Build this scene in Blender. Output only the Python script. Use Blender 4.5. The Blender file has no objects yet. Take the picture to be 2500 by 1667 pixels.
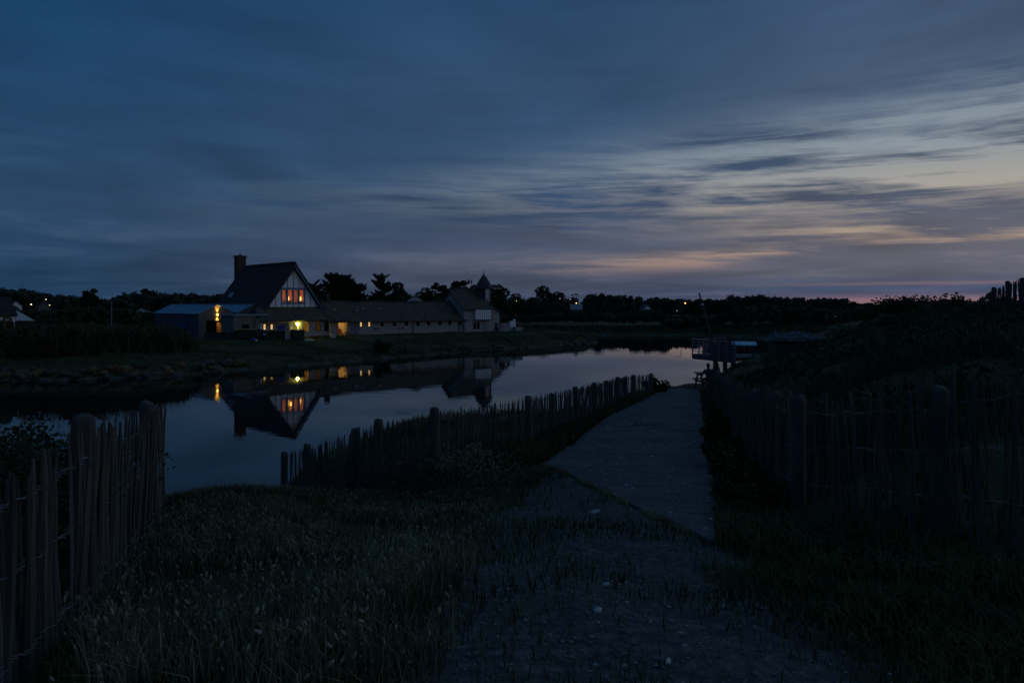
import bpy, math, random
import numpy as np
from mathutils import Vector, Matrix
random.seed(7)
RNG = np.random.default_rng(11)
R = math.radians
sc = bpy.context.scene
COL = sc.collection

# ------------------------------------------------------------------ camera, sky, exposure
EYE = 5.5          # metres above the water; the water lies at z = 0
FPX = 1667.0       # focal length in pixels of the 2500 px wide photograph (24 mm)
cam = bpy.data.cameras.new('camera')
cam.lens, cam.sensor_width = 24.0, 36.0
cam.shift_y = -88.5 / 2500
cam.clip_start, cam.clip_end = 0.1, 12000
camo = bpy.data.objects.new('camera', cam)
camo.location = (0, 0, EYE)
camo.rotation_euler = (R(90), 0, 0)
COL.objects.link(camo)
sc.camera = camo
sc.view_settings.view_transform = 'Standard'
sc.view_settings.look = 'None'
sc.view_settings.exposure = 0.0
sc.view_settings.gamma = 1.0
sc.render.engine = 'CYCLES'
sc.cycles.use_denoising = True
sc.cycles.max_bounces = 6
sc.cycles.transparent_max_bounces = 12
sc.cycles.sample_clamp_indirect = 3.0


class NT:
    """small helper that writes node trees"""
    def __init__(s, tree):
        s.t = tree
        s.t.nodes.clear()

    def n(s, kind, **kw):
        nd = s.t.nodes.new(kind)
        for k, v in kw.items():
            setattr(nd, k, v)
        return nd

    def put(s, sock, v):
        if v is None:
            return
        if isinstance(v, bpy.types.NodeSocket):
            s.t.links.new(v, sock)
        else:
            sock.default_value = v

    def m(s, op, a, b=None, c=None, clamp=False):
        nd = s.n('ShaderNodeMath', operation=op, use_clamp=clamp)
        for i, v in enumerate((a, b, c)):
            s.put(nd.inputs[i], v)
        return nd.outputs[0]

    def ss(s, lo, hi, x):
        nd = s.n('ShaderNodeMapRange', interpolation_type='SMOOTHSTEP')
        s.put(nd.inputs[0], x)
        nd.inputs[1].default_value, nd.inputs[2].default_value = lo, hi
        return nd.outputs[0]

    def lin(s, lo, hi, x, a=0.0, b=1.0):
        nd = s.n('ShaderNodeMapRange')
        s.put(nd.inputs[0], x)
        for i, v in enumerate((lo, hi, a, b)):
            nd.inputs[i + 1].default_value = v
        return nd.outputs[0]

    def ramp(s, x, stops, interp='LINEAR'):
        nd = s.n('ShaderNodeValToRGB')
        nd.color_ramp.interpolation = interp
        el = nd.color_ramp.elements
        while len(el) < len(stops):
            el.new(0.5)
        for e, (p, c) in zip(el, stops):
            e.position = p
            e.color = (*c, 1) if len(c) == 3 else c
        s.put(nd.inputs[0], x)
        return nd.outputs[0]

    def mix(s, f, a, b, blend='MIX'):
        nd = s.n('ShaderNodeMix', data_type='RGBA', blend_type=blend)
        s.put(nd.inputs[0], f)
        s.put(nd.inputs[6], (*a, 1) if isinstance(a, tuple) and len(a) == 3 else a)
        s.put(nd.inputs[7], (*b, 1) if isinstance(b, tuple) and len(b) == 3 else b)
        return nd.outputs[2]

    def noise(s, vec, scale, detail=4, rough=0.55, dist=0.0):
        nd = s.n('ShaderNodeTexNoise')
        s.put(nd.inputs['Vector'], vec)
        nd.inputs['Scale'].default_value = scale
        nd.inputs['Detail'].default_value = detail
        nd.inputs['Roughness'].default_value = rough
        nd.inputs['Distortion'].default_value = dist
        return nd.outputs[0]

    def xyz(s, x, y, z=0.0):
        nd = s.n('ShaderNodeCombineXYZ')
        for i, v in enumerate((x, y, z)):
            s.put(nd.inputs[i], v)
        return nd.outputs[0]


def srgb(r, g, b):
    f = lambda c: (c / 255 / 12.92) if c <= 10 else ((c / 255 + 0.055) / 1.055) ** 2.4
    return (f(r), f(g), f(b))


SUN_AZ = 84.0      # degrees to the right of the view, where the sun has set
world = bpy.data.worlds.new('World')
sc.world = world
world.use_nodes = True


def build_world():
    t = NT(world.node_tree)
    d = t.n('ShaderNodeTexCoord').outputs['Generated']
    sp = t.n('ShaderNodeSeparateXYZ')
    t.put(sp.inputs[0], d)
    x, y, z = sp.outputs
    deg = 180 / math.pi
    az = t.m('MULTIPLY', t.m('ARCTAN2', x, y), deg)
    el = t.m('MULTIPLY', t.m('ARCSINE', t.m('MINIMUM', t.m('MAXIMUM', z, -1.0), 1.0)), deg)
    el = t.m('MAXIMUM', el, 0.0)
    # the afterglow is a function of the angle away from the set sun
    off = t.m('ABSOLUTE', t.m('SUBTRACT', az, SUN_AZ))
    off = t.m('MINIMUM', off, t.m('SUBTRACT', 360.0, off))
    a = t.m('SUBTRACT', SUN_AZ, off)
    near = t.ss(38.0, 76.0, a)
    a = t.m('MINIMUM', a, 38.0)
    # clouds lie on a level sheet: wisps run together towards the horizon
    zz = t.m('ADD', t.m('MAXIMUM', z, 0.0), 0.07)
    px = t.m('DIVIDE', x, zz)
    py = t.m('DIVIDE', y, zz)
    ca, sa = math.cos(R(12)), math.sin(R(12))
    qx = t.m('ADD', t.m('MULTIPLY', px, ca), t.m('MULTIPLY', py, sa))
    qy = t.m('SUBTRACT', t.m('MULTIPLY', py, ca), t.m('MULTIPLY', px, sa))
    v1 = t.xyz(t.m('MULTIPLY', qx, 0.8), t.m('MULTIPLY', qy, 0.8), 3.1)
    v2 = t.xyz(t.m('MULTIPLY', qx, 0.8), t.m('MULTIPLY', qy, 1.4), 7.7)
    n1 = t.noise(v1, 0.75, 6, 0.55, 0.4)
    n2 = t.noise(v2, 1.0, 7, 0.58, 0.5)
    v3 = t.xyz(t.m('MULTIPLY', az, 0.045), t.m('MULTIPLY', el, 0.28), 1.3)
    n3 = t.noise(v3, 1.0, 6, 0.6, 0.6)
    v4 = t.xyz(t.m('MULTIPLY', az, 0.055), t.m('MULTIPLY', el, 1.15), 5.3)
    n4 = t.noise(v4, 1.0, 6, 0.58, 0.5)
    c1 = t.m('SUBTRACT', n1, 0.5)
    c2 = t.m('SUBTRACT', n2, 0.5)
    c3 = t.m('SUBTRACT', n3, 0.5)
    c4 = t.m('SUBTRACT', n4, 0.5)
    e = t.m('DIVIDE', el, 30.0)
    S = srgb
    left = t.ramp(e, [(0, S(27, 52, 78)), (.25, S(35, 62, 90)), (.55, S(22, 57, 90)), (1, S(6, 54, 93))])
    midc = t.ramp(e, [(0, S(46, 60, 84)), (.05, S(60, 68, 86)), (.14, S(60, 70, 90)), (.28, S(43, 64, 91)), (.6, S(44, 71, 101)), (1, S(28, 63, 99))])
    right = t.ramp(e, [(0, S(70, 74, 94)), (.045, S(58, 72, 98)), (.08, S(84, 86, 100)), (.16, S(87, 88, 100)), (.34, S(63, 76, 96)), (.6, S(58, 76, 101)), (1, S(46, 70, 101))])
    cl = t.mix(t.ss(-40, 2, a), left, midc)
    cl = t.mix(t.ss(0, 34, a), cl, right)
    # soft tonal variation of the sheet
    shade = t.m('ADD', 1.0, t.m('ADD', t.m('MULTIPLY', c1, 1.25), t.m('MULTIPLY', c3, 0.55)))
    cl = t.mix(1.0, cl, t.xyz(shade, shade, shade), 'MULTIPLY')
    # breaks in the sheet
    dim = t.ramp(e, [(0, S(92, 84, 96)), (.10, S(96, 94, 102)), (.26, S(86, 100, 114)), (.5, S(72, 95, 119)), (1, S(50, 80, 112))])
    bri = t.ramp(e, [(0, S(134, 100, 108)), (.05, S(120, 96, 104)), (.10, S(152, 122, 110)), (.18, S(160, 141, 124)), (.27, S(152, 145, 136)), (.38, S(124, 134, 142)), (.6, S(92, 109, 130)), (1, S(60, 84, 114))])
    clear = t.mix(t.ss(-12, 32, a), dim, bri)

    def band(c, w, amp):
        g = t.m('DIVIDE', t.m('SUBTRACT', el, c), w)
        return t.m('MULTIPLY', t.m('POWER', 2.718, t.m('MULTIPLY', t.m('MULTIPLY', g, g), -1.0)), amp)
    ca_ = t.m('ADD', 9.3, t.m('MULTIPLY', t.m('MAXIMUM', a, -40.0), 0.045))
    wa = t.m('ADD', 1.7, t.m('MULTIPLY', t.m('MAXIMUM', t.m('ADD', a, 12.0), 0.0), 0.055))
    A = band(t.m('ADD', ca_, t.m('MULTIPLY', c3, 3.0)), wa, t.m('MULTIPLY', t.ss(-34, 24, a), 1.05))
    cb = t.m('ADD', 3.1, t.m('MULTIPLY', t.m('MAXIMUM', a, 0.0), 0.035))
    B = band(t.m('ADD', cb, t.m('MULTIPLY', c4, 0.9)), 0.75, t.m('MULTIPLY', t.ss(-16, 16, a), 0.85))
    E = band(t.m('ADD', 5.6, t.m('MULTIPLY', c3, 1.5)), 0.9, t.m('MULTIPLY', t.ss(8, 30, a), 0.75))
    Cc = band(t.m('ADD', 0.25, t.m('MULTIPLY', c4, 0.25)), 0.42, t.m('MULTIPLY', t.ss(12, 30, a), 0.9))
    Dd = band(t.m('ADD', 1.6, t.m('MULTIPLY', c4, 0.3)), 0.13, t.m('MULTIPLY', t.ss(14, 32, a), 0.5))
    wis = t.m('ADD', t.m('MULTIPLY', c2, 2.6), t.m('ADD', t.m('MULTIPLY', c4, 2.4), t.m('MULTIPLY', c3, 1.2)))
    mod = t.m('ADD', 0.64, t.m('MULTIPLY', wis, 1.7))
    mod = t.m('MAXIMUM', t.m('MINIMUM', mod, 1.25), 0.0)
    wide = t.m('MULTIPLY', t.m('MAXIMUM', t.m('MAXIMUM', A, B), E), mod)
    wedge = t.m('MULTIPLY', t.ss(12, 26, a), t.m('SUBTRACT', 1.0, t.ss(3.9, 4.5, t.m('ADD', t.m('SUBTRACT', el, t.m('MULTIPLY', t.m('SUBTRACT', a, 26.0), 0.03)), t.m('MULTIPLY', c4, 0.5)))))
    wide = t.m('MULTIPLY', wide, t.m('SUBTRACT', 1.0, wedge))
    msk = t.m('MAXIMUM', wide, t.m('MAXIMUM', Cc, Dd))
    faint = t.m('MULTIPLY', t.m('MAXIMUM', t.m('SUBTRACT', n1, 0.56), 0.0), 1.1)
    msk = t.m('ADD', msk, faint, clamp=True)
    col = t.mix(msk, cl, clear)
    col = t.mix(t.ss(27.0, 55.0, el), col, S(43, 66, 93))
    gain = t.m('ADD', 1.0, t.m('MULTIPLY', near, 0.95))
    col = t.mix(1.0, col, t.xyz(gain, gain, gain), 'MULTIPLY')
    sky = t.n('ShaderNodeTexSky', sky_type='NISHITA')
    sky.sun_disc = False
    sky.sun_elevation = R(-3.0)
    sky.sun_rotation = R(SUN_AZ)
    bg1 = t.n('ShaderNodeBackground')
    t.put(bg1.inputs[0], sky.outputs[0])
    bg1.inputs[1].default_value = 0.05
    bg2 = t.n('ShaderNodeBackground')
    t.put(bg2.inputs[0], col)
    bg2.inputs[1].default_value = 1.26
    add = t.n('ShaderNodeAddShader')
    t.t.links.new(bg1.outputs[0], add.inputs[0])
    t.t.links.new(bg2.outputs[0], add.inputs[1])
    out = t.n('ShaderNodeOutputWorld')
    t.t.links.new(add.outputs[0], out.inputs[0])


build_world()
# the sun has set: no sun lamp

# ------------------------------------------------------------------ helpers: projection, meshes, tags
def W(px, py, D):
    """point at depth D metres that stands at (px, py) of the photograph"""
    return Vector(((px - 1250) * D / FPX, D, EYE - (py - 745) * D / FPX))


def X_(px, D):
    return (px - 1250) * D / FPX


def tag(o, label=None, cat=None, group=None, kind=None):
    if label: o['label'] = label
    if cat: o['category'] = cat
    if group: o['group'] = group
    if kind: o['kind'] = kind
    return o


def empty(name, loc, rz=0.0, label=None, cat=None, group=None):
    o = bpy.data.objects.new(name, None)
    o.location = loc
    o.rotation_euler = (0, 0, rz)
    o.empty_display_size = 0.2
    COL.objects.link(o)
    return tag(o, label, cat, group)


def link(name, me, mat=None, parent=None):
    o = bpy.data.objects.new(name, me)
    if mat is not None and not me.materials:
        me.materials.append(mat)
    COL.objects.link(o)
    if parent is not None:
        o.parent = parent
    return o


class MB:
    def __init__(s):
        s.v, s.f = [], []

    def add(s, vs, fs):
        b = len(s.v)
        s.v += [tuple(p) for p in vs]
        s.f += [tuple(i + b for i in f) for f in fs]
        return s

    def box(s, x0, x1, y0, y1, z0, z1):
        return s.add([(x0, y0, z0), (x1, y0, z0), (x1, y1, z0), (x0, y1, z0), (x0, y0, z1), (x1, y0, z1), (x1, y1, z1), (x0, y1, z1)],
                     [(0, 3, 2, 1), (4, 5, 6, 7), (0, 1, 5, 4), (1, 2, 6, 5), (2, 3, 7, 6), (3, 0, 4, 7)])

    def prism(s, pts, d):
        """closed polygon pts (3-D) pushed along vector d"""
        n = len(pts)
        d = Vector(d)
        a = [Vector(p) for p in pts]
        return s.add(a + [p + d for p in a], [tuple(range(n - 1, -1, -1)), tuple(range(n, 2 * n))] + [(i, (i + 1) % n, n + (i + 1) % n, n + i) for i in range(n)])

    def tube(s, pts, rad, n=6, cap=True):
        pts = [Vector(p) for p in pts]
        if not hasattr(rad, '__len__'):
            rad = [rad] * len(pts)
        vs, fs = [], []
        for i, p in enumerate(pts):
            t = (pts[min(i + 1, len(pts) - 1)] - pts[max(i - 1, 0)]).normalized()
            u = t.cross(Vector((0, 0, 1)) if abs(t.z) < 0.9 else Vector((1, 0, 0))).normalized()
            w = t.cross(u)
            for k in range(n):
                an = 2 * math.pi * k / n
                vs.append(p + (u * math.cos(an) + w * math.sin(an)) * rad[i])
        for i in range(len(pts) - 1):
            for k in range(n):
                fs.append((i * n + k, i * n + (k + 1) % n, (i + 1) * n + (k + 1) % n, (i + 1) * n + k))
        if cap:
            fs.append(tuple(range(n - 1, -1, -1)))
            fs.append(tuple(range((len(pts) - 1) * n, len(pts) * n)))
        return s.add(vs, fs)

    def lathe(s, prof, n=12, c=(0, 0, 0)):
        vs, fs = [], []
        for r, z in prof:
            for k in range(n):
                an = 2 * math.pi * k / n
                vs.append((c[0] + r * math.cos(an), c[1] + r * math.sin(an), c[2] + z))
        m = len(prof)
        for i in range(m - 1):
            for k in range(n):
                fs.append((i * n + k, i * n + (k + 1) % n, (i + 1) * n + (k + 1) % n, (i + 1) * n + k))
        fs.append(tuple(range(n - 1, -1, -1)))
        fs.append(tuple(range((m - 1) * n, m * n)))
        return s.add(vs, fs)

    def ball(s, c, r, n=8, m=6):
        if not hasattr(r, '__len__'):
            r = (r, r, r)
        vs, fs = [], []
        for i in range(m + 1):
            ph = math.pi * i / m
            for k in range(n):
                an = 2 * math.pi * k / n
                vs.append((c[0] + r[0] * math.sin(ph) * math.cos(an), c[1] + r[1] * math.sin(ph) * math.sin(an), c[2] - r[2] * math.cos(ph)))
        for i in range(m):
            for k in range(n):
                fs.append((i * n + k, i * n + (k + 1) % n, (i + 1) * n + (k + 1) % n, (i + 1) * n + k))
        return s.add(vs, fs)

    def mesh(s, name='mesh', smooth=False):
        me = bpy.data.meshes.new(name)
        me.from_pydata(s.v, [], s.f)
        if smooth:
            for p in me.polygons:
                p.use_smooth = True
        me.update()
        return me

    def obj(s, name, mat, parent=None, smooth=False):
        return link(name, s.mesh(name, smooth), mat, parent)


def np_mesh(name, verts, quads=None, tris=None, smooth=False):
    me = bpy.data.meshes.new(name)
    verts = np.asarray(verts, dtype=np.float32).reshape(-1, 3)
    nq = 0 if quads is None else len(quads)
    nt = 0 if tris is None else len(tris)
    me.vertices.add(len(verts))
    me.vertices.foreach_set('co', verts.ravel())
    li = []
    if nq: li.append(np.asarray(quads, dtype=np.int32).ravel())
    if nt: li.append(np.asarray(tris, dtype=np.int32).ravel())
    li = np.concatenate(li)
    me.loops.add(len(li))
    me.loops.foreach_set('vertex_index', li)
    me.polygons.add(nq + nt)
    st = np.concatenate([np.arange(nq) * 4, nq * 4 + np.arange(nt) * 3]).astype(np.int32)
    me.polygons.foreach_set('loop_start', st)
    if smooth:
        me.polygons.foreach_set('use_smooth', np.ones(nq + nt, dtype=bool))
    me.update(calc_edges=True)
    me.validate()
    return me


# ------------------------------------------------------------------ materials
def material(name, c1, c2=None, scale=3.0, rough=0.85, bump=0.0, bscale=None, detail=4, stretch=(1, 1, 1), spec=0.3, metallic=0.0, coords='Object', c3=None):
    m = bpy.data.materials.new(name)
    m.use_nodes = True
    t = NT(m.node_tree)
    tc = t.n('ShaderNodeTexCoord').outputs[coords] if coords != 'Position' else t.n('ShaderNodeNewGeometry').outputs['Position']
    mp = t.n('ShaderNodeMapping')
    t.put(mp.inputs[0], tc)
    mp.inputs['Scale'].default_value = stretch
    p = t.n('ShaderNodeBsdfPrincipled')
    c2 = c2 or tuple(c * 0.6 for c in c1)
    nz = t.noise(mp.outputs[0], scale, detail, 0.6)
    stops = [(0.3, c2), (0.7, c1)] if c3 is None else [(0.28, c2), (0.5, c1), (0.72, c3)]
    t.put(p.inputs['Base Color'], t.ramp(nz, stops))
    p.inputs['Roughness'].default_value = rough
    p.inputs['Specular IOR Level'].default_value = spec
    p.inputs['Metallic'].default_value = metallic
    if bump:
        b = t.n('ShaderNodeBump')
        b.inputs['Strength'].default_value = bump
        b.inputs['Distance'].default_value = 0.05
        t.put(b.inputs['Height'], t.noise(mp.outputs[0], bscale or scale * 4, 5, 0.6))
        t.t.links.new(b.outputs[0], p.inputs['Normal'])
    o = t.n('ShaderNodeOutputMaterial')
    t.t.links.new(p.outputs[0], o.inputs[0])
    return m


def emit_mat(name, col, strength):
    m = bpy.data.materials.new(name)
    m.use_nodes = True
    t = NT(m.node_tree)
    e = t.n('ShaderNodeEmission')
    e.inputs[0].default_value = (*col, 1)
    e.inputs[1].default_value = strength
    o = t.n('ShaderNodeOutputMaterial')
    t.t.links.new(e.outputs[0], o.inputs[0])
    return m


def lit_pane_mat(name, c1, c2, strength, scale=3.0):
    """a lit window: a curtained, uneven glow"""
    m = bpy.data.materials.new(name)
    m.use_nodes = True
    t = NT(m.node_tree)
    tc = t.n('ShaderNodeTexCoord').outputs['Object']
    e = t.n('ShaderNodeEmission')
    t.put(e.inputs[0], t.ramp(t.noise(tc, scale, 3, 0.6), [(0.35, c2), (0.65, c1)]))
    e.inputs[1].default_value = strength
    o = t.n('ShaderNodeOutputMaterial')
    t.t.links.new(e.outputs[0], o.inputs[0])
    return m


def pane_mat(name):
    m = bpy.data.materials.new(name)
    m.use_nodes = True
    t = NT(m.node_tree)
    g = t.n('ShaderNodeBsdfGlossy')
    g.inputs['Roughness'].default_value = 0.03
    tr = t.n('ShaderNodeBsdfTransparent')
    fr = t.n('ShaderNodeFresnel')
    fr.inputs[0].default_value = 1.5
    mx = t.n('ShaderNodeMixShader')
    t.t.links.new(fr.outputs[0], mx.inputs[0])
    t.t.links.new(tr.outputs[0], mx.inputs[1])
    t.t.links.new(g.outputs[0], mx.inputs[2])
    o = t.n('ShaderNodeOutputMaterial')
    t.t.links.new(mx.outputs[0], o.inputs[0])
    return m


def water_mat():
    m = bpy.data.materials.new('water')
    m.use_nodes = True
    t = NT(m.node_tree)
    pos = t.n('ShaderNodeNewGeometry').outputs['Position']
    p = t.n('ShaderNodeBsdfPrincipled')
    p.inputs['Base Color'].default_value = (0.004, 0.008, 0.010, 1)
    p.inputs['Roughness'].default_value = 0.015
    p.inputs['IOR'].default_value = 1.33
    p.inputs['Specular IOR Level'].default_value = 0.5
    mp = t.n('ShaderNodeMapping')
    t.put(mp.inputs[0], pos)
    mp.inputs['Scale'].default_value = (0.5, 1.0, 1.0)
    n1 = t.noise(mp.outputs[0], 0.9, 3, 0.5, 0.3)
    n2 = t.noise(mp.outputs[0], 3.4, 2, 0.5)
    calm = t.ss(0.42, 0.62, t.noise(pos, 0.035, 2, 0.5))
    h = t.m('ADD', t.m('MULTIPLY', n1, 0.6), t.m('MULTIPLY', n2, 0.16))
    h = t.m('MULTIPLY', h, t.m('ADD', 0.45, t.m('MULTIPLY', calm, 0.8)))
    b = t.n('ShaderNodeBump')
    b.inputs['Strength'].default_value = 1.0
    b.inputs['Distance'].default_value = 0.009
    t.put(b.inputs['Height'], h)
    t.t.links.new(b.outputs[0], p.inputs['Normal'])
    o = t.n('ShaderNodeOutputMaterial')
    t.t.links.new(p.outputs[0], o.inputs[0])
    return m


def ground_mat():
    m = bpy.data.materials.new('ground')
    m.use_nodes = True
    t = NT(m.node_tree)
    pos = t.n('ShaderNodeNewGeometry').outputs['Position']
    at = t.n('ShaderNodeAttribute', attribute_name='bare').outputs['Fac']
    n1 = t.noise(pos, 1.6, 6, 0.62)
    n2 = t.noise(pos, 14.0, 5, 0.6)
    n3 = t.noise(pos, 60.0, 4, 0.6)
    grass = t.ramp(n1, [(0.3, (0.030, 0.031, 0.013)), (0.7, (0.082, 0.078, 0.038))])
    dirt = t.ramp(n2, [(0.25, (0.032, 0.030, 0.026)), (0.5, (0.080, 0.078, 0.070)), (0.75, (0.17, 0.166, 0.155))])
    dirt = t.mix(t.ss(0.55, 0.75, n3), dirt, (0.20, 0.19, 0.18))
    f = t.m('ADD', at, t.m('MULTIPLY', t.m('SUBTRACT', n1, 0.5), 1.3))
    f = t.ss(0.35, 0.65, f)
    p = t.n('ShaderNodeBsdfPrincipled')
    t.put(p.inputs['Base Color'], t.mix(f, grass, dirt))
    p.inputs['Roughness'].default_value = 0.95
    p.inputs['Specular IOR Level'].default_value = 0.15
    b = t.n('ShaderNodeBump')
    b.inputs['Strength'].default_value = 0.9
    b.inputs['Distance'].default_value = 0.04
    t.put(b.inputs['Height'], t.m('ADD', n2, t.m('MULTIPLY', n3, 0.4)))
    t.t.links.new(b.outputs[0], p.inputs['Normal'])
    o = t.n('ShaderNodeOutputMaterial')
    t.t.links.new(p.outputs[0], o.inputs[0])
    return m


def concrete_mat():
    m = bpy.data.materials.new('worn_concrete')
    m.use_nodes = True
    t = NT(m.node_tree)
    pos = t.n('ShaderNodeNewGeometry').outputs['Position']
    big = t.noise(pos, 0.9, 5, 0.6, 0.4)
    mid_ = t.noise(pos, 6.0, 6, 0.65)
    fine = t.noise(pos, 42.0, 4, 0.6)
    base = t.ramp(big, [(0.3, (0.050, 0.056, 0.062)), (0.55, (0.092, 0.102, 0.112)), (0.75, (0.125, 0.135, 0.142))])
    grime = t.ramp(mid_, [(0.32, (0.55, 0.53, 0.5)), (0.55, (1, 1, 1))])
    base = t.mix(1.0, base, grime, 'MULTIPLY')
    base = t.mix(t.ss(0.56, 0.70, fine), base, (0.22, 0.23, 0.235))
    base = t.mix(t.ss(0.44, 0.30, fine), base, (0.035, 0.034, 0.032))
    # hairline cracks
    vo = t.n('ShaderNodeTexVoronoi', feature='DISTANCE_TO_EDGE')
    vm = t.n('ShaderNodeMix', data_type='VECTOR')
    vm.inputs[0].default_value = 0.3
    t.put(vm.inputs[4], pos)
    nz = t.n('ShaderNodeTexNoise')
    t.put(nz.inputs['Vector'], pos)
    nz.inputs['Scale'].default_value = 1.5
    t.t.links.new(nz.outputs['Color'], vm.inputs[5])
    t.put(vo.inputs['Vector'], vm.outputs[1])
    vo.inputs['Scale'].default_value = 0.55
    crack = t.m('SUBTRACT', 1.0, t.ss(0.003, 0.014, vo.outputs['Distance']))
    base = t.mix(t.m('MULTIPLY', crack, 0.75), base, (0.03, 0.03, 0.026))
    p = t.n('ShaderNodeBsdfPrincipled')
    t.put(p.inputs['Base Color'], base)
    p.inputs['Roughness'].default_value = 0.85
    p.inputs['Specular IOR Level'].default_value = 0.25
    b = t.n('ShaderNodeBump')
    b.inputs['Strength'].default_value = 1.0
    b.inputs['Distance'].default_value = 0.035
    t.put(b.inputs['Height'], t.m('ADD', t.m('MULTIPLY', mid_, 0.9), t.m('SUBTRACT', t.m('MULTIPLY', fine, 0.5), t.m('MULTIPLY', crack, 0.5))))
    t.t.links.new(b.outputs[0], p.inputs['Normal'])
    o = t.n('ShaderNodeOutputMaterial')
    t.t.links.new(p.outputs[0], o.inputs[0])
    return m


def leaf_mat(name, c1, c2, rough=0.7, scale=0.9):
    m = material(name, c1, c2, scale=scale, rough=rough, coords='Position', spec=0.2)
    return m


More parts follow.
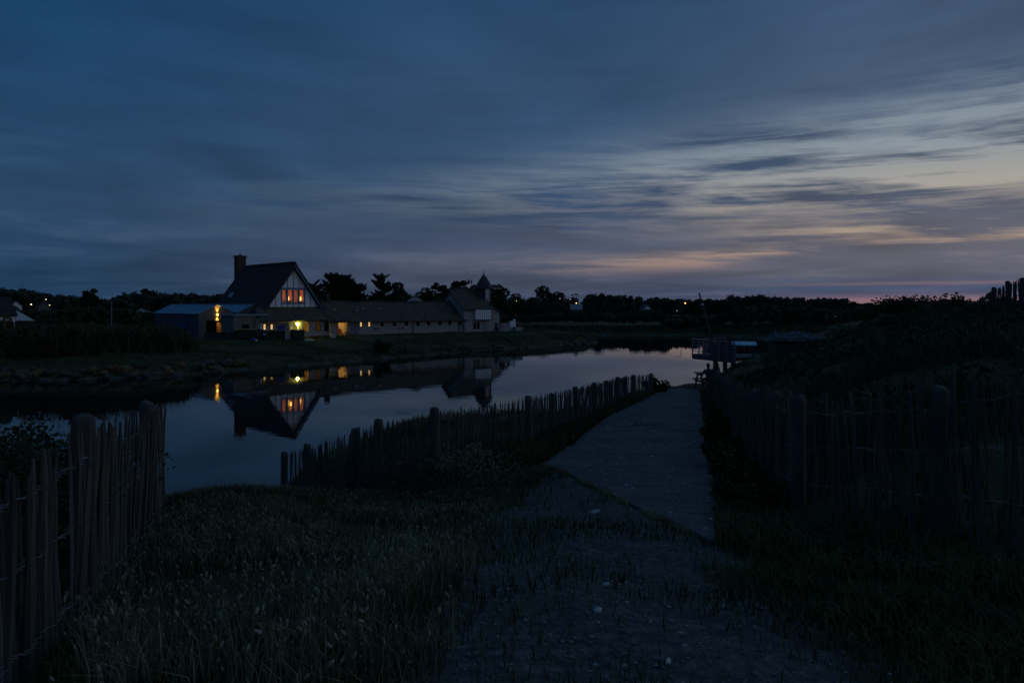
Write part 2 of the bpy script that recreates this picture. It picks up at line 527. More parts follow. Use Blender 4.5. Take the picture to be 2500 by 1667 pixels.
M = {
    'water': water_mat(), 'ground': ground_mat(), 'pane': pane_mat('window_pane'),
    'concrete': concrete_mat(),
    'pale': material('weathered_chestnut', (0.145, 0.125, 0.102), (0.034, 0.029, 0.024), scale=6, rough=0.85, bump=0.5, bscale=30, stretch=(1, 1, 0.12), coords='Position'),
    'post': material('weathered_post', (0.115, 0.104, 0.092), (0.045, 0.039, 0.034), scale=7, rough=0.85, bump=0.6, bscale=26, stretch=(1, 1, 0.15), coords='Position'),
    'wire': material('galvanised_wire', (0.30, 0.29, 0.28), (0.15, 0.14, 0.13), rough=0.6, metallic=0.5),
    'grass': leaf_mat('grass_blades', (0.085, 0.090, 0.028), (0.030, 0.036, 0.012)),
    'drygrass': leaf_mat('dry_grass', (0.30, 0.265, 0.15), (0.085, 0.080, 0.040)),
    'seed': leaf_mat('seed_heads', (0.36, 0.32, 0.23), (0.12, 0.11, 0.07), scale=9),
    'marram': leaf_mat('marram', (0.080, 0.078, 0.034), (0.020, 0.023, 0.010), scale=0.6),
    'reed': leaf_mat('reeds', (0.085, 0.078, 0.032), (0.024, 0.028, 0.011)),
    'leaf': leaf_mat('dark_leaves', (0.055, 0.068, 0.020), (0.018, 0.026, 0.009)),
    'cyp': leaf_mat('cypress_leaves', (0.035, 0.048, 0.026), (0.014, 0.022, 0.012)),
    'farleaf': leaf_mat('far_leaves', (0.045, 0.052, 0.032), (0.016, 0.024, 0.014), scale=0.25),
    'bark': material('bark', (0.07, 0.055, 0.045), (0.03, 0.025, 0.02), rough=0.95, bump=0.5),
    'rock': material('rock', (0.11, 0.092, 0.07), (0.026, 0.022, 0.017), scale=2.5, bump=0.7, bscale=9, coords='Position'),
    'rust_rock': material('lichen_rock', (0.19, 0.105, 0.03), (0.06, 0.038, 0.018), scale=2.0, bump=0.7, bscale=9, coords='Position'),
    'pebble': material('pebbles', (0.25, 0.245, 0.23), (0.07, 0.066, 0.062), scale=5.0, coords='Position', rough=0.7),
    'glint': material('glint_chips', (0.42, 0.41, 0.39), (0.14, 0.135, 0.13), scale=12, coords='Position'),  # pale colour stands in for glints on the ground
    'white_stone': material('white_stone', (0.50, 0.48, 0.45), (0.36, 0.34, 0.32), scale=8, bump=0.3),
    'plaster': material('white_plaster', (0.86, 0.85, 0.83), (0.78, 0.77, 0.75), scale=1.5, rough=0.9, bump=0.1),
    'stone_wall': material('pale_rubble_wall', (0.42, 0.39, 0.35), (0.22, 0.20, 0.185), scale=4.5, rough=0.95, bump=0.5, bscale=8, detail=6),
    'timber': material('blue_painted_timber', (0.09, 0.25, 0.36), (0.07, 0.19, 0.28), scale=6, rough=0.6),
    'dark_timber': material('dark_timber', (0.035, 0.04, 0.05), (0.02, 0.022, 0.026), scale=6, rough=0.7),
    'roof': material('dark_tile_roof', (0.050, 0.042, 0.038), (0.025, 0.022, 0.021), scale=1.5, rough=0.9, bump=0.8, bscale=7, detail=7),
    'old_roof': material('lichened_tile_roof', (0.085, 0.070, 0.055), (0.036, 0.031, 0.028), scale=1.2, rough=0.95, bump=0.8, bscale=7, c3=(0.125, 0.082, 0.044), detail=8),
    'slate': material('slate', (0.06, 0.06, 0.068), (0.03, 0.03, 0.035), scale=3, rough=0.7, bump=0.4),
    'brick': material('dark_brick', (0.11, 0.06, 0.045), (0.055, 0.034, 0.03), scale=5, rough=0.95, bump=0.4),
    'blue_roof': material('blue_sheet_roof', (0.13, 0.26, 0.35), (0.10, 0.21, 0.29), scale=1.0, rough=0.45, spec=0.5),
    'render': material('grey_brown_render', (0.20, 0.175, 0.15), (0.14, 0.125, 0.11), scale=1.5, rough=0.95, bump=0.15),
    'dark_metal': material('dark_metal', (0.035, 0.036, 0.04), (0.02, 0.02, 0.022), rough=0.5),
    'grey_metal': material('grey_metal', (0.28, 0.29, 0.30), (0.2, 0.2, 0.21), rough=0.4, metallic=0.6),
    'bin': material('dark_green_plastic', (0.018, 0.035, 0.024), (0.012, 0.024, 0.017), rough=0.45),
    'bin_grey': material('grey_plastic', (0.05, 0.052, 0.056), (0.035, 0.036, 0.04), rough=0.45),
    'bin_blue': material('blue_plastic', (0.03, 0.05, 0.28), (0.02, 0.035, 0.2), rough=0.45),
    'lid': material('olive_lid', (0.30, 0.28, 0.06), (0.22, 0.2, 0.05), rough=0.45),
    'pale_plastic': material('pale_plastic', (0.5, 0.52, 0.52), (0.4, 0.42, 0.42), rough=0.5),
    'red_plastic': material('red_plastic', (0.3, 0.05, 0.035), (0.22, 0.04, 0.03), rough=0.5),
    'deckwood': material('deck_wood', (0.12, 0.115, 0.11), (0.06, 0.058, 0.056), scale=4, rough=0.85, bump=0.3, stretch=(1, 1, 6)),
    'thatch': material('thatch', (0.17, 0.18, 0.18), (0.07, 0.075, 0.08), scale=6, rough=0.95, bump=0.8, bscale=14),
    'hull': material('pale_blue_hull', (0.30, 0.42, 0.50), (0.22, 0.32, 0.40), scale=2, rough=0.5),
    'sign': material('sign_print', (0.55, 0.70, 0.72), (0.10, 0.30, 0.50), scale=3.0, rough=0.35),
    'cloth': material('dark_jacket', (0.045, 0.05, 0.06), (0.03, 0.033, 0.04), rough=0.9, scale=8, bump=0.2),
    'jeans': material('dark_trousers', (0.03, 0.035, 0.055), (0.02, 0.024, 0.04), rough=0.9),
    'skin': material('skin', (0.42, 0.27, 0.20), (0.36, 0.22, 0.16), rough=0.6),
    'hair': material('dark_hair', (0.02, 0.016, 0.013), (0.012, 0.01, 0.009), rough=0.7),
    'dark_pane': material('dark_window_glass', (0.012, 0.013, 0.016), (0.008, 0.009, 0.01), rough=0.08, spec=0.5),
    'room': material('warm_room_wall', (0.80, 0.46, 0.06), (0.66, 0.34, 0.04), scale=1.2, rough=0.9),
    'curtain': material('curtain', (0.60, 0.30, 0.04), (0.38, 0.16, 0.02), scale=5, stretch=(4, 4, .3)),
    'furn': material('dark_furniture', (0.05, 0.025, 0.015), (0.03, 0.015, 0.01)),
    'glow_orange': emit_mat('lamp_shade_glow', (1.0, 0.50, 0.12), 2.3),
    'glow_yellow': emit_mat('lantern_glow', (1.0, 0.93, 0.26), 26.0),
    'glow_warm': emit_mat('warm_bulb', (1.0, 0.72, 0.32), 6.0),
    'glow_amber': emit_mat('amber_bulb', (1.0, 0.52, 0.08), 22.0),
    'glow_street': emit_mat('sodium_lamp', (1.0, 0.42, 0.08), 6.0),
    'glow_white': emit_mat('white_lamp', (1.0, 0.82, 0.52), 1.8),
    'lit_cream': lit_pane_mat('lit_cream_window', (1.0, 0.66, 0.28), (0.75, 0.40, 0.12), 0.95),
    'lit_amber': lit_pane_mat('lit_amber_window', (0.62, 0.27, 0.025), (0.03, 0.015, 0.004), 0.55, 7.0),
    'lit_dim': lit_pane_mat('dim_lit_window', (0.30, 0.12, 0.02), (0.004, 0.003, 0.002), 0.22, 6.0),
}

# ------------------------------------------------------------------ terrain
SHORE = [(-2600, 14), (-900, 15), (-100, 15), (250, 13.6), (420, 12.6), (560, 14), (640, 16.5), (680, 20.5), (760, 22), (860, 22), (950, 21.5), (1060, 21.5),
         (1180, 23), (1290, 25.5), (1400, 30), (1500, 35), (1580, 38), (1640, 39), (1695, 40), (1722, 45), (1746, 52), (1782, 61), (1830, 70), (1868, 75), (1884, 86),
         (1886, 98), (1860, 114), (1700, 123), (1600, 124), (1480, 124), (1400, 123), (1300, 121), (1330, 113), (1430, 107), (1466, 101), (1455, 97.5), (1400, 94),
         (1300, 89), (1150, 80), (1000, 72.5), (850, 66), (700, 60.5), (600, 57.5), (500, 54.5), (400, 52), (200, 50), (0, 49.3), (-300, 48.5), (-900, 47), (-2600, 46)]
POLY = np.array([(X_(p, d), d) for p, d in SHORE])
PATH_D = np.array([5.3, 6, 8, 10, 13.8, 18, 24, 30, 35])
PATH_G = np.array([1.93, 2.07, 2.40, 2.72, 3.19, 3.60, 3.95, 4.18, 4.32])
PL_D = np.array([6.0, 8, 10, 13.8, 18, 24, 30, 33, 35.5])
PL_L = np.array([1736, 1581, 1478, 1330, 1402, 1482, 1560, 1600, 1618])
PL_R = np.array([1745, 1741, 1736, 1729, 1722, 1714, 1709, 1707, 1705])


def path_z(D):
    return EYE - np.interp(D, PATH_D, PATH_G)


CTRL = [(1250, 1667, 2.9), (0, 1760, 3.0), (700, 1680, 2.9), (2500, 1690, 2.8), (1900, 1672, 2.9), (560, 1200, 9.5), (650, 1205, 10.2), (760, 1212, 10.8), (430, 1215, 8.8),
        (1060, 1165, 12.8), (925, 1178, 14), (865, 1192, 15), (750, 1207, 17), (693, 1214, 18), (205, 1520, 4.6), (370, 1293, 7.3),
        (1060, 1050, 15.6), (1180, 1034, 17.2), (1290, 1016, 19.2), (1400, 994, 24.2), (1500, 966, 30), (925, 1088, 16.3), (860, 1108, 17.6), (790, 1140, 18.6), (950, 1250, 9.3), (800, 1420, 5.3), (1200, 1400, 4.75), (1150, 1190, 11.6), (1290, 1085, 15.8), (1405, 1030, 21), (1480, 1003, 26), (1590, 957, 33),
        (1740, 980, 30), (1760, 1020, 22), (1790, 1065, 16), (1830, 1125, 12), (1893, 1215, 9), (1950, 1270, 7.4), (2290, 1330, 6.0), (2500, 1375, 5.3), (2700, 1400, 4.8),
        (2200, 850, 20), (2000, 905, 20), (2350, 830, 18), (1900, 895, 30), (1800, 882, 44), (2300, 785, 28), (2100, 800, 42), (2150, 752, 60), (2250, 742, 52),
        (2460, 758, 27), (2520, 750, 26), (2700, 740, 26), (2700, 900, 12), (2480, 900, 12), (2250, 1000, 11), (2100, 1090, 10), (1990, 850, 50), (2060, 842, 60), (1900, 860, 52), (1760, 878, 48),
        (3500, 770, 20), (3300, 735, 40), (2400, 748, 70), (2600, 744, 80), (2350, 756, 32), (2420, 760, 28), (2300, 752, 58), (2450, 748, 42), (2700, 740, 45), (2240, 790, 30), (2400, 800, 22),
        (1940, 874, 38), (1940, 864, 45), (2060, 858, 50), (2040, 850, 56), (2090, 850, 38), (1835, 873, 60), (1830, 869, 68), (1790, 880, 52), (1700, 947, 36), (1740, 945, 36), (1640, 950, 35),
        (1900, 830, 100), (2000, 790, 130), (1700, 805, 135), (1500, 806, 135), (1300, 806, 130), (1600, 790, 170), (2000, 775, 170), (1250, 790, 170),
        (1440, 815, 101), (1350, 815, 97), (1300, 806, 100), (1230, 808, 98), (1200, 809, 97), (1100, 811, 94), (950, 815, 88), (850, 818, 85), (760, 820, 83), (640, 823, 79), (530, 824, 78),
        (1200, 845, 84), (1000, 850, 76), (850, 858, 71), (700, 866, 66), (560, 868, 60), (420, 866, 55), (200, 868, 52.5), (0, 868, 51.5), (-300, 868, 51), (-1500, 868, 51),
        (400, 815, 85), (200, 820, 75), (0, 820, 75), (0, 790, 110), (250, 790, 110), (600, 795, 120), (900, 795, 125), (-900, 800, 110),
        (0, 760, 300), (600, 765, 300), (1250, 765, 300), (1900, 765, 300), (2500, 760, 300), (-2000, 765, 300), (5000, 760, 300)]
CP = np.array([[X_(p, d), d, EYE - (y - 745) * d / FPX] for p, y, d in CTRL] +
              [[x, yy, 3.9] for x in (-2.2, 0, 2.2) for yy in (0.4,)] + [[X_(0.5 * (l + r), d), d, path_z(d)] for d, l, r in zip(PL_D, PL_L, PL_R)])


def tps_coords(x, y):
    r = np.maximum(np.hypot(x, y), 1.2)
    return np.clip(np.arctan2(x, np.maximum(y, 1e-3)), -1.35, 1.35) * 1.6, np.log(r)


def tps_fit(P):
    u, v = tps_coords(P[:, 0], P[:, 1])
    n = len(P)
    r2 = (u[:, None] - u) ** 2 + (v[:, None] - v) ** 2 + 1e-9
    K = 0.5 * r2 * np.log(r2) + np.eye(n) * 0.002
    Q = np.c_[np.ones(n), u, v]
    A = np.block([[K, Q], [Q.T, np.zeros((3, 3))]])
    w = np.linalg.solve(A, np.r_[P[:, 2], 0, 0, 0])
    return u, v, w


TU, TV, TW = tps_fit(CP)


def tps(x, y):
    u, v = tps_coords(x, y)
    r2 = (u[:, None] - TU) ** 2 + (v[:, None] - TV) ** 2 + 1e-9
    return (0.5 * r2 * np.log(r2)) @ TW[:-3] + TW[-3] + TW[-2] * u + TW[-1] * v


def poly_sd(x, y, poly):
    """signed distance, positive outside the polygon"""
    d2 = np.full(len(x), 1e12)
    ins = np.zeros(len(x), bool)
    n = len(poly)
    for i in range(n):
        ax, ay = poly[i]
        bx, by = poly[(i + 1) % n]
        ex, ey = bx - ax, by - ay
        t = np.clip(((x - ax) * ex + (y - ay) * ey) / (ex * ex + ey * ey), 0, 1)
        d2 = np.minimum(d2, (x - ax - t * ex) ** 2 + (y - ay - t * ey) ** 2)
        c = ((ay > y) != (by > y)) & (x < (bx - ax) * (y - ay) / (by - ay + 1e-12) + ax)
        ins ^= c
    d = np.sqrt(d2)
    return np.where(ins, -d, d)


PATHPOLY = np.array([(X_(l, d), d) for d, l in zip(PL_D, PL_L)] + [(X_(r, d), d) for d, r in list(zip(PL_D, PL_R))[::-1]])


def wob(x, y, s, seed=0.0):
    return (np.sin(x * s + 1.7 * np.sin(y * s * .7 + seed) + seed) + np.sin(y * s * 1.3 + 1.3 * np.sin(x * s * .9 - seed) + 2 * seed)) * 0.5


def height(x, y):
    x = np.atleast_1d(np.asarray(x, float))
    y = np.atleast_1d(np.asarray(y, float))
    out = np.empty(len(x))
    for s in range(0, len(x), 40000):
        xx, yy = x[s:s + 40000], y[s:s + 40000]
        T = tps(xx, yy)
        r = np.hypot(xx, yy)
        T = np.where(r > 300, 2.0, T)
        behind = np.clip((-yy + 1.0) / 4.0, 0, 1)
        T = T * (1 - behind) + 4.1 * behind
        pd = poly_sd(xx, yy, PATHPOLY)
        rough = np.clip(pd / 1.0, 0, 1)
        T = T + rough * (0.035 * wob(xx, yy, 2.3, 1.0) + 0.02 * wob(xx, yy, 5.9, 4.0) + 0.10 * wob(xx, yy, 0.6, 2.0) * np.clip((r - 8) / 15, 0, 1))
        w = np.clip(1 - pd / 0.8, 0, 1)
        w = w * w * (3 - 2 * w) * (yy < 37)
        sink = 0.012 + 0.055 * np.clip(0.5 - pd / 0.3, 0, 1)
        T = T * (1 - w) + (path_z(yy) - sink) * w
        d = poly_sd(xx, yy, POLY) + 0.25 * wob(xx, yy, 1.1, 3.0) * np.clip(r / 40, .3, 1.5)
        k = np.where(r < 48, 0.85, 0.5)
        lim = k * d - 0.05
        h = np.minimum(T, lim)
        sm = 0.25
        t = np.clip(0.5 + 0.5 * (lim - T) / sm, 0, 1)
        h = lim * (1 - t) + T * t - sm * t * (1 - t)
        h = np.where(d < 0, np.maximum(-0.45 * -d - 0.05, -1.5), h)
        out[s:s + 40000] = h
    return out


def gz(x, y):
    return float(height([x], [y])[0])


def build_ground():
    az = np.concatenate([np.linspace(-180, -48, 30)[:-1], np.linspace(-48, 48, 330), np.linspace(48, 180, 30)[1:]])
    rr = np.concatenate([np.geomspace(0.6, 60, 190), np.geomspace(61, 130, 60), np.geomspace(135, 9000, 30)])
    a, r = np.meshgrid(np.radians(az), rr)
    x, y = (r * np.sin(a)).ravel(), (r * np.cos(a)).ravel()
    z = height(x, y)
    nr, na = len(rr), len(az)
    idx = np.arange(nr * na).reshape(nr, na)
    q = np.stack([idx[:-1, :-1], idx[:-1, 1:], idx[1:, 1:], idx[1:, :-1]], -1).reshape(-1, 4)[:, ::-1]
    # middle cap
    c = len(x)
    vs = np.c_[np.r_[x, 0], np.r_[y, 0], np.r_[z, 3.9]]
    tri = np.stack([np.full(na - 1, c), idx[0, 1:], idx[0, :-1]], -1)
    me = np_mesh('ground', vs, q, tri, True)
    at = me.attributes.new('bare', 'FLOAT', 'POINT')
    at.data.foreach_set('value', np.r_[bare_mask(x, y), 1.0].astype(np.float32))
    o = link('ground', me, M['ground'])
    tag(o, kind='structure')


BARE = np.array([(X_(p, d), d) for p, d in [(1000, 2.0), (960, 3.0), (1040, 4.2), (1120, 5.5), (1130, 7.0), (1200, 9), (1300, 11.5), (1360, 12.9), (1480, 10), (1600, 8), (1760, 5.9), (1790, 4.6), (1980, 3.6), (2350, 2.4), (2600, 1.6), (800, 1.2)]])


def bare_mask(x, y):
    d = poly_sd(np.asarray(x), np.asarray(y), BARE)
    sh = poly_sd(np.asarray(x), np.asarray(y), POLY)
    b = np.clip(0.5 - d / 0.9, 0, 1)
    return np.maximum(b, np.clip(0.9 - np.abs(sh) / 1.2, 0, 1) * 0.8)


build_ground()

w_ = MB().add([(-9000, -9000, 0), (9000, -9000, 0), (9000, 9000, 0), (-9000, 9000, 0)], [(0, 1, 2, 3)])
w_ = MB().add([(-1500, 5, 0), (1500, 5, 0), (1500, 1500, 0), (-1500, 1500, 0)], [(0, 1, 2, 3)])
tag(w_.obj('water', M['water']), kind='structure')


def build_path():
    root = empty('path', (X_(1530, 13.8), 13.8, float(path_z(13.8))))
    tag(root, kind='structure')
    cuts = [6.02, 13.2, 21.5, 29.8, 35.4]
    for a, b in zip(cuts[:-1], cuts[1:]):
        nd, na = 31, 14
        g = 0.03 + 0.0018 * a
        vs = []
        for i in range(nd):
            d = a + g / 2 + (b - a - g) * i / (nd - 1)
            xl, xr = X_(np.interp(d, PL_D, PL_L), d), X_(np.interp(d, PL_D, PL_R), d)
            for k in range(na):
                x = xl + (xr - xl) * k / (na - 1)
                jx = (0.07 * wob(np.array([d * 2.3]), np.array([k * .2]), 1.0, 2)[0] + 0.04 * wob(np.array([d * 8.1]), np.array([k * .3]), 1.0, 5)[0]) * min(1.0, (d - 5.5) / 3) if k in (0, na - 1) else 0
                vs.append((x + jx, d, float(path_z(d)) + 0.002 * random.random()))
        n = nd * na
        top = [(i * na + k, i * na + k + 1, (i + 1) * na + k + 1, (i + 1) * na + k) for i in range(nd - 1) for k in range(na - 1)]
        ring = [k for k in range(na)] + [i * na + na - 1 for i in range(1, nd)] + [(nd - 1) * na + k for k in range(na - 2, -1, -1)] + [i * na for i in range(nd - 2, 0, -1)]
        low = {r: n + j for j, r in enumerate(ring)}
        vs += [(vs[r][0], vs[r][1], vs[r][2] - 0.3) for r in ring]
        side = [(ring[j], low[ring[j]], low[ring[(j + 1) % len(ring)]], ring[(j + 1) % len(ring)]) for j in range(len(ring))]
        off = root.location
        mb = MB().add([(v[0] - off.x, v[1] - off.y, v[2] - off.z) for v in vs], top + [s[::-1] for s in side])
        mb.obj('concrete_slab', M['concrete'], root)


build_path()

# ------------------------------------------------------------------ buildings
GL = 1.76   # level of the far lawn


def frame(px, D, deg, name, label, cat, z=None):
    a = R(deg)
    x = X_(px, D)
    return empty(name, (x, D, gz(x, D) if z is None else z), a, label, cat)


def local(root, p):
    a = -root.rotation_euler.z
    d = Vector(p) - root.location
    return Vector((d.x * math.cos(a) - d.y * math.sin(a), d.x * math.sin(a) + d.y * math.cos(a), d.z))


def wall_openings(mb, x0, x1, z0, z1, y, th, holes):
    """wall in the local xz plane with rectangular openings (x0,x1,z0,z1), built of butted boxes"""
    xs = sorted({x0, x1, *[h[0] for h in holes], *[h[1] for h in holes]})
    for a, b in zip(xs[:-1], xs[1:]):
        hs = sorted([h for h in holes if h[0] < b - 1e-6 and h[1] > a + 1e-6], key=lambda h: h[2])
        z = z0
        for h in hs:
            if h[2] > z + 1e-6:
                mb.box(a, b, y, y + th, z, h[2])
            z = h[3]
        if z < z1 - 1e-6:
            mb.box(a, b, y, y + th, z, z1)
    return mb


def roof_slab(mb, a, b, c, d, th):
    """sloped slab with corners a b c d (top face), thickness th downwards"""
    pts = [Vector(p) for p in (a, b, c, d)]
    n = (pts[1] - pts[0]).cross(pts[3] - pts[0]).normalized()
    if n.z > 0: n = -n
    return mb.prism(pts, n * th)


def small_window(parent, xc, z0, z1, w, y, mat, arched=False, dirn=-1, bars=(1, 2), frame_mat=None):
    """window set in a reveal: frame with pane and glazing bars; y is the outer face of the wall"""
    fm = frame_mat or M['dark_timber']
    t = 0.045
    ya, yb = y - 0.05, y - 0.002
    mb = MB()
    mb.box(xc - w / 2, xc - w / 2 + t, ya, yb, z0, z1)
    mb.box(xc + w / 2 - t, xc + w / 2, ya, yb, z0, z1)
    mb.box(xc - w / 2 + t, xc + w / 2 - t, ya, yb, z0, z0 + t)
    if arched:
        n = 7
        arc = [(xc + (w / 2) * math.cos(math.pi * i / n), ya, z1 + (w / 2) * 1.1 * math.sin(math.pi * i / n)) for i in range(n + 1)]
        inn = [(xc + (w / 2 - t) * math.cos(math.pi * i / n), ya, z1 + (w / 2 - t) * 1.1 * math.sin(math.pi * i / n)) for i in range(n + 1)]
        for i in range(n):
            mb.prism([arc[i], arc[i + 1], inn[i + 1], inn[i]], (0, yb - ya, 0))
    else:
        mb.box(xc - w / 2 + t, xc + w / 2 - t, ya, yb, z1 - t, z1)
    wo = mb.obj('window', fm, parent)
    yp = y - 0.018
    pb = MB()
    if arched:
        pts = [(xc - w / 2 + t, yp, z0 + t), (xc + w / 2 - t, yp, z0 + t)] + [(xc + (w / 2 - t) * math.cos(math.pi * i / 7), yp, z1 + (w / 2 - t) * 1.1 * math.sin(math.pi * i / 7)) for i in range(8)]
    else:
        pts = [(xc - w / 2 + t, yp, z0 + t), (xc + w / 2 - t, yp, z0 + t), (xc + w / 2 - t, yp, z1 - t), (xc - w / 2 + t, yp, z1 - t)]
    pb.prism(pts, (0, 0.014, 0))
    pb.obj('pane', mat, wo)
    zt = z1 + (w * 0.4 if arched else 0)
    for i in range(1, bars[0] + 1):
        x = xc - w / 2 + w * i / (bars[0] + 1)
        MB().box(x - 0.018, x + 0.018, y - 0.035, y - 0.0185, z0 + t, zt - t).obj('glazing_bar', fm, wo)
    for i in range(1, bars[1] + 1):
        z = z0 + (zt - z0) * i / (bars[1] + 1)
        MB().box(xc - w / 2 + t, xc + w / 2 - t, y - 0.0325, y - 0.019, z - 0.018, z + 0.018).obj('glazing_bar', fm, wo)
    return wo


def point_light(name, loc, col, energy, size, parent):
    l = bpy.data.lights.new(name, 'POINT')
    l.color, l.energy, l.shadow_soft_size = col, energy, size
    o = bpy.data.objects.new(name, l)
    o.location = loc
    COL.objects.link(o)
    o.parent = parent
    return o


def main_house():
    h = frame(716, 83, 48, 'gabled_house', 'tall half-timbered house with lit gable windows, steep dark roof and brick chimney', 'house', GL)
    zb, za = 5.3 - GL, 9.95 - GL       # foot and tip of the white gable wall
    hw = 3.45
    # gable wall in front of the attic room, four window openings
    nx = [k * 0.77 for k in range(-4, 5)]
    wz0, wz1 = 5.72 - GL, 7.38 - GL
    holes = [(nx[i] + 0.09, nx[i + 1] - 0.09, wz0, wz1) for i in (2, 3, 4, 5)]
    def top(x):
        return za - abs(x) * (za - zb) / hw
    mb = MB()
    cuts = sorted({-hw, hw, 0.0, *nx[1:-1], *[q for a in holes for q in a[:2]]})
    for a, b in zip(cuts[:-1], cuts[1:]):
        hole = [q for q in holes if q[0] < b - 1e-6 and q[1] > a + 1e-6]
        lo = zb
        if hole:
            mb.box(a, b, 0, 0.2, zb, wz0)
            lo = wz1
        mb.prism([(a, 0, lo), (b, 0, lo), (b, 0, max(top(b), lo + .001)), (a, 0, max(top(a), lo + .001))], (0, 0.2, 0))
    mb.obj('gable_wall', M['plaster'], h)
    for x in nx:
        z1 = top(x) - 0.02
        tb = MB()
        if abs(x) < 1.6:
            tb.box(x - 0.04, x + 0.04, -0.05, 0.02, zb, wz0 - 0.09)
            tb.box(x - 0.085, x + 0.085, -0.05, 0.02, wz0, wz1 + 0.02)
            if z1 > wz1 + 0.25:
                tb.box(x - 0.035, x + 0.035, -0.05, 0.02, wz1 + 0.23, z1)
        else:
            tb.box(x - 0.035, x + 0.035, -0.05, 0.02, zb, z1)
        tb.obj('timber', M['timber'], h)
    MB().box(-2.0, 2.0, -0.07, 0.02, wz1 + 0.022, wz1 + 0.228).obj('timber', M['timber'], h)
    MB().box(-1.65, 1.65, -0.08, 0.1, wz0 - 0.088, wz0 - 0.002).obj('window_sill', M['timber'], h)
    for i, q in enumerate(holes):
        fm = MB()
        fm.box(q[0], q[0] + 0.05, 0.04, 0.1, q[2], q[3]).box(q[1] - 0.05, q[1], 0.04, 0.1, q[2], q[3])
        fm.box(q[0] + 0.05, q[1] - 0.05, 0.04, 0.1, q[2], q[2] + 0.05).box(q[0] + 0.05, q[1] - 0.05, 0.04, 0.1, q[3] - 0.05, q[3])
        wo = fm.obj('window', M['timber'], h)
        MB().box(q[0] + 0.05, q[1] - 0.05, 0.062, 0.07, q[2] + 0.05, q[3] - 0.05).obj('pane', M['pane'], wo)
    # the attic room behind the windows
    rm = MB()
    x0, x1, y0, y1, z0, z1 = -1.9, 1.9, 0.2, 2.2, wz0 - 0.4, wz1 + 0.25
    rm.box(x0, x1, y1, y1 + 0.1, z0, z1).box(x0 - 0.1, x0, y0 + 0.01, y1, z0, z1).box(x1, x1 + 0.1, y0 + 0.01, y1, z0, z1)
    rm.box(x0, x1, y0 + 0.01, y1, z0 - 0.1, z0).box(x0, x1, y0 + 0.01, y1, z1, z1 + 0.1)
    rm.obj('room', M['room'], h)
    for x in (-0.44, 1.2, -1.5):
        lp = MB()
        if x > -1:
            lp.lathe([(0.07, 0.30), (0.13, 0.36), (0.17, 0.55), (0.13, 0.78), (0.08, 0.86)], 10, (x, 0.5, wz0))
        else:
            lp.lathe([(0.05, 0.35), (0.09, 0.45), (0.11, 0.8), (0.05, 1.0)], 10, (x - 0.1, 0.9, wz0))
        lp.obj('lamp_shade', M['glow_orange'], h, True)
        MB().lathe([(0.1, -0.35), (0.03, -0.3), (0.03, 0.3)], 8, (x if x > -1 else x - .1, 0.5 if x > -1 else 0.9, wz0)).obj('lamp_foot', M['furn'], h)
    point_light('lamp_light', (0.3, 0.9, wz0 + 0.9), (1.0, 0.42, 0.05), 12.0, 0.2, h)
    point_light('lamp_light', (-1.4, 0.8, wz0 + 0.9), (1.0, 0.40, 0.12), 2.5, 0.2, h)
    for x, w in ((-0.95, 0.28), (-1.55, 0.1), (0.62, 0.22), (1.48, 0.1)):
        c = MB()
        n = 6
        for k in range(n):
            a, b = x + w * k / n, x + w * (k + 1) / n
            ya, yb = 0.3 + 0.03 * (k % 2), 0.3 + 0.03 * ((k + 1) % 2)
            c.prism([(a, ya, wz0 - 0.1), (b, yb, wz0 - 0.1), (b, yb, wz1), (a, ya, wz1)], (0, 0.01, 0))
        c.obj('curtain', M['curtain'], h)
    MB().box(-0.75, 0.1, 0.62, 1.1, wz0 - 0.4, wz0 + 0.38).obj('cupboard', M['furn'], h)
    MB().box(0.9, 1.7, 0.75, 1.2, wz0 - 0.4, wz0 + 0.3).obj('cupboard', M['furn'], h)
    # main roof
    L, fr = 12.6, -0.55
    sl = (za + 0.72 - (zb - 1.15)) / 4.75
    zr, ze, xe = za + 0.72, zb - 1.15, 4.75
    rf = MB()
    roof_slab(rf, (0, fr, zr), (-xe, fr, ze), (-xe, L, ze), (0, L, zr), 0.22)
    roof_slab(rf, (0, L, zr), (xe, L, ze), (xe, fr, ze), (0, fr, zr), 0.22)
    ro = rf.obj('roof', M['roof'], h)
    for i in range(30):
        y = fr + 0.1 + i * (L - fr - 0.2) / 30
        MB().tube([(0, y, zr + 0.01), (0, y + 0.40, zr + 0.035)], [0.10, 0.135], 7).obj('ridge_tile', M['roof'], ro)
    # barge boards
    for s in (-1, 1):
        b = MB()
        p0, p1 = Vector((0, fr + 0.03, zr - 0.30)), Vector((s * 3.75, fr + 0.03, zr - 0.30 - 3.75 * sl))
        b.prism([p0, p1, p1 + Vector((0, 0, -0.30)), p0 + Vector((0, 0, -0.36))], (0, 0.07, 0))
        b.obj('barge_board', M['timber'] if s > 0 else M['dark_timber'], h)
    # back gable and side walls under the roof
    wl = MB()
    wl.prism([(-4.2, L - 0.4, 0), (4.2, L - 0.4, 0), (4.2, L - 0.4, ze + .4), (0, L - 0.4, zr - 0.45), (-4.2, L - 0.4, ze + .4)], (0, 0.3, 0))
    wl.box(-4.2, -3.9, 0.22, L - 0.42, 0, ze + 0.45).box(3.9, 4.2, 0.22, L - 0.42, 0, ze + 0.45)
    wl.obj('wall', M['stone_wall'], h)
    MB().box(-3.9, 3.9, 0.205, L - 0.42, zb - 0.42, zb - 0.37).obj('floor', M['furn'], h)
    # chimney at the far end of the ridge
    ch = MB()
    c = local(h, (X_(586, 92.3), 92.3, 0))
    cx, cy = c.x, c.y
    ct = 12.05 - GL
    ch.box(cx - 0.58, cx + 0.58, cy - 0.5, cy + 0.5, 4.5, ct)
    cho = ch.obj('chimney', M['brick'], ro)
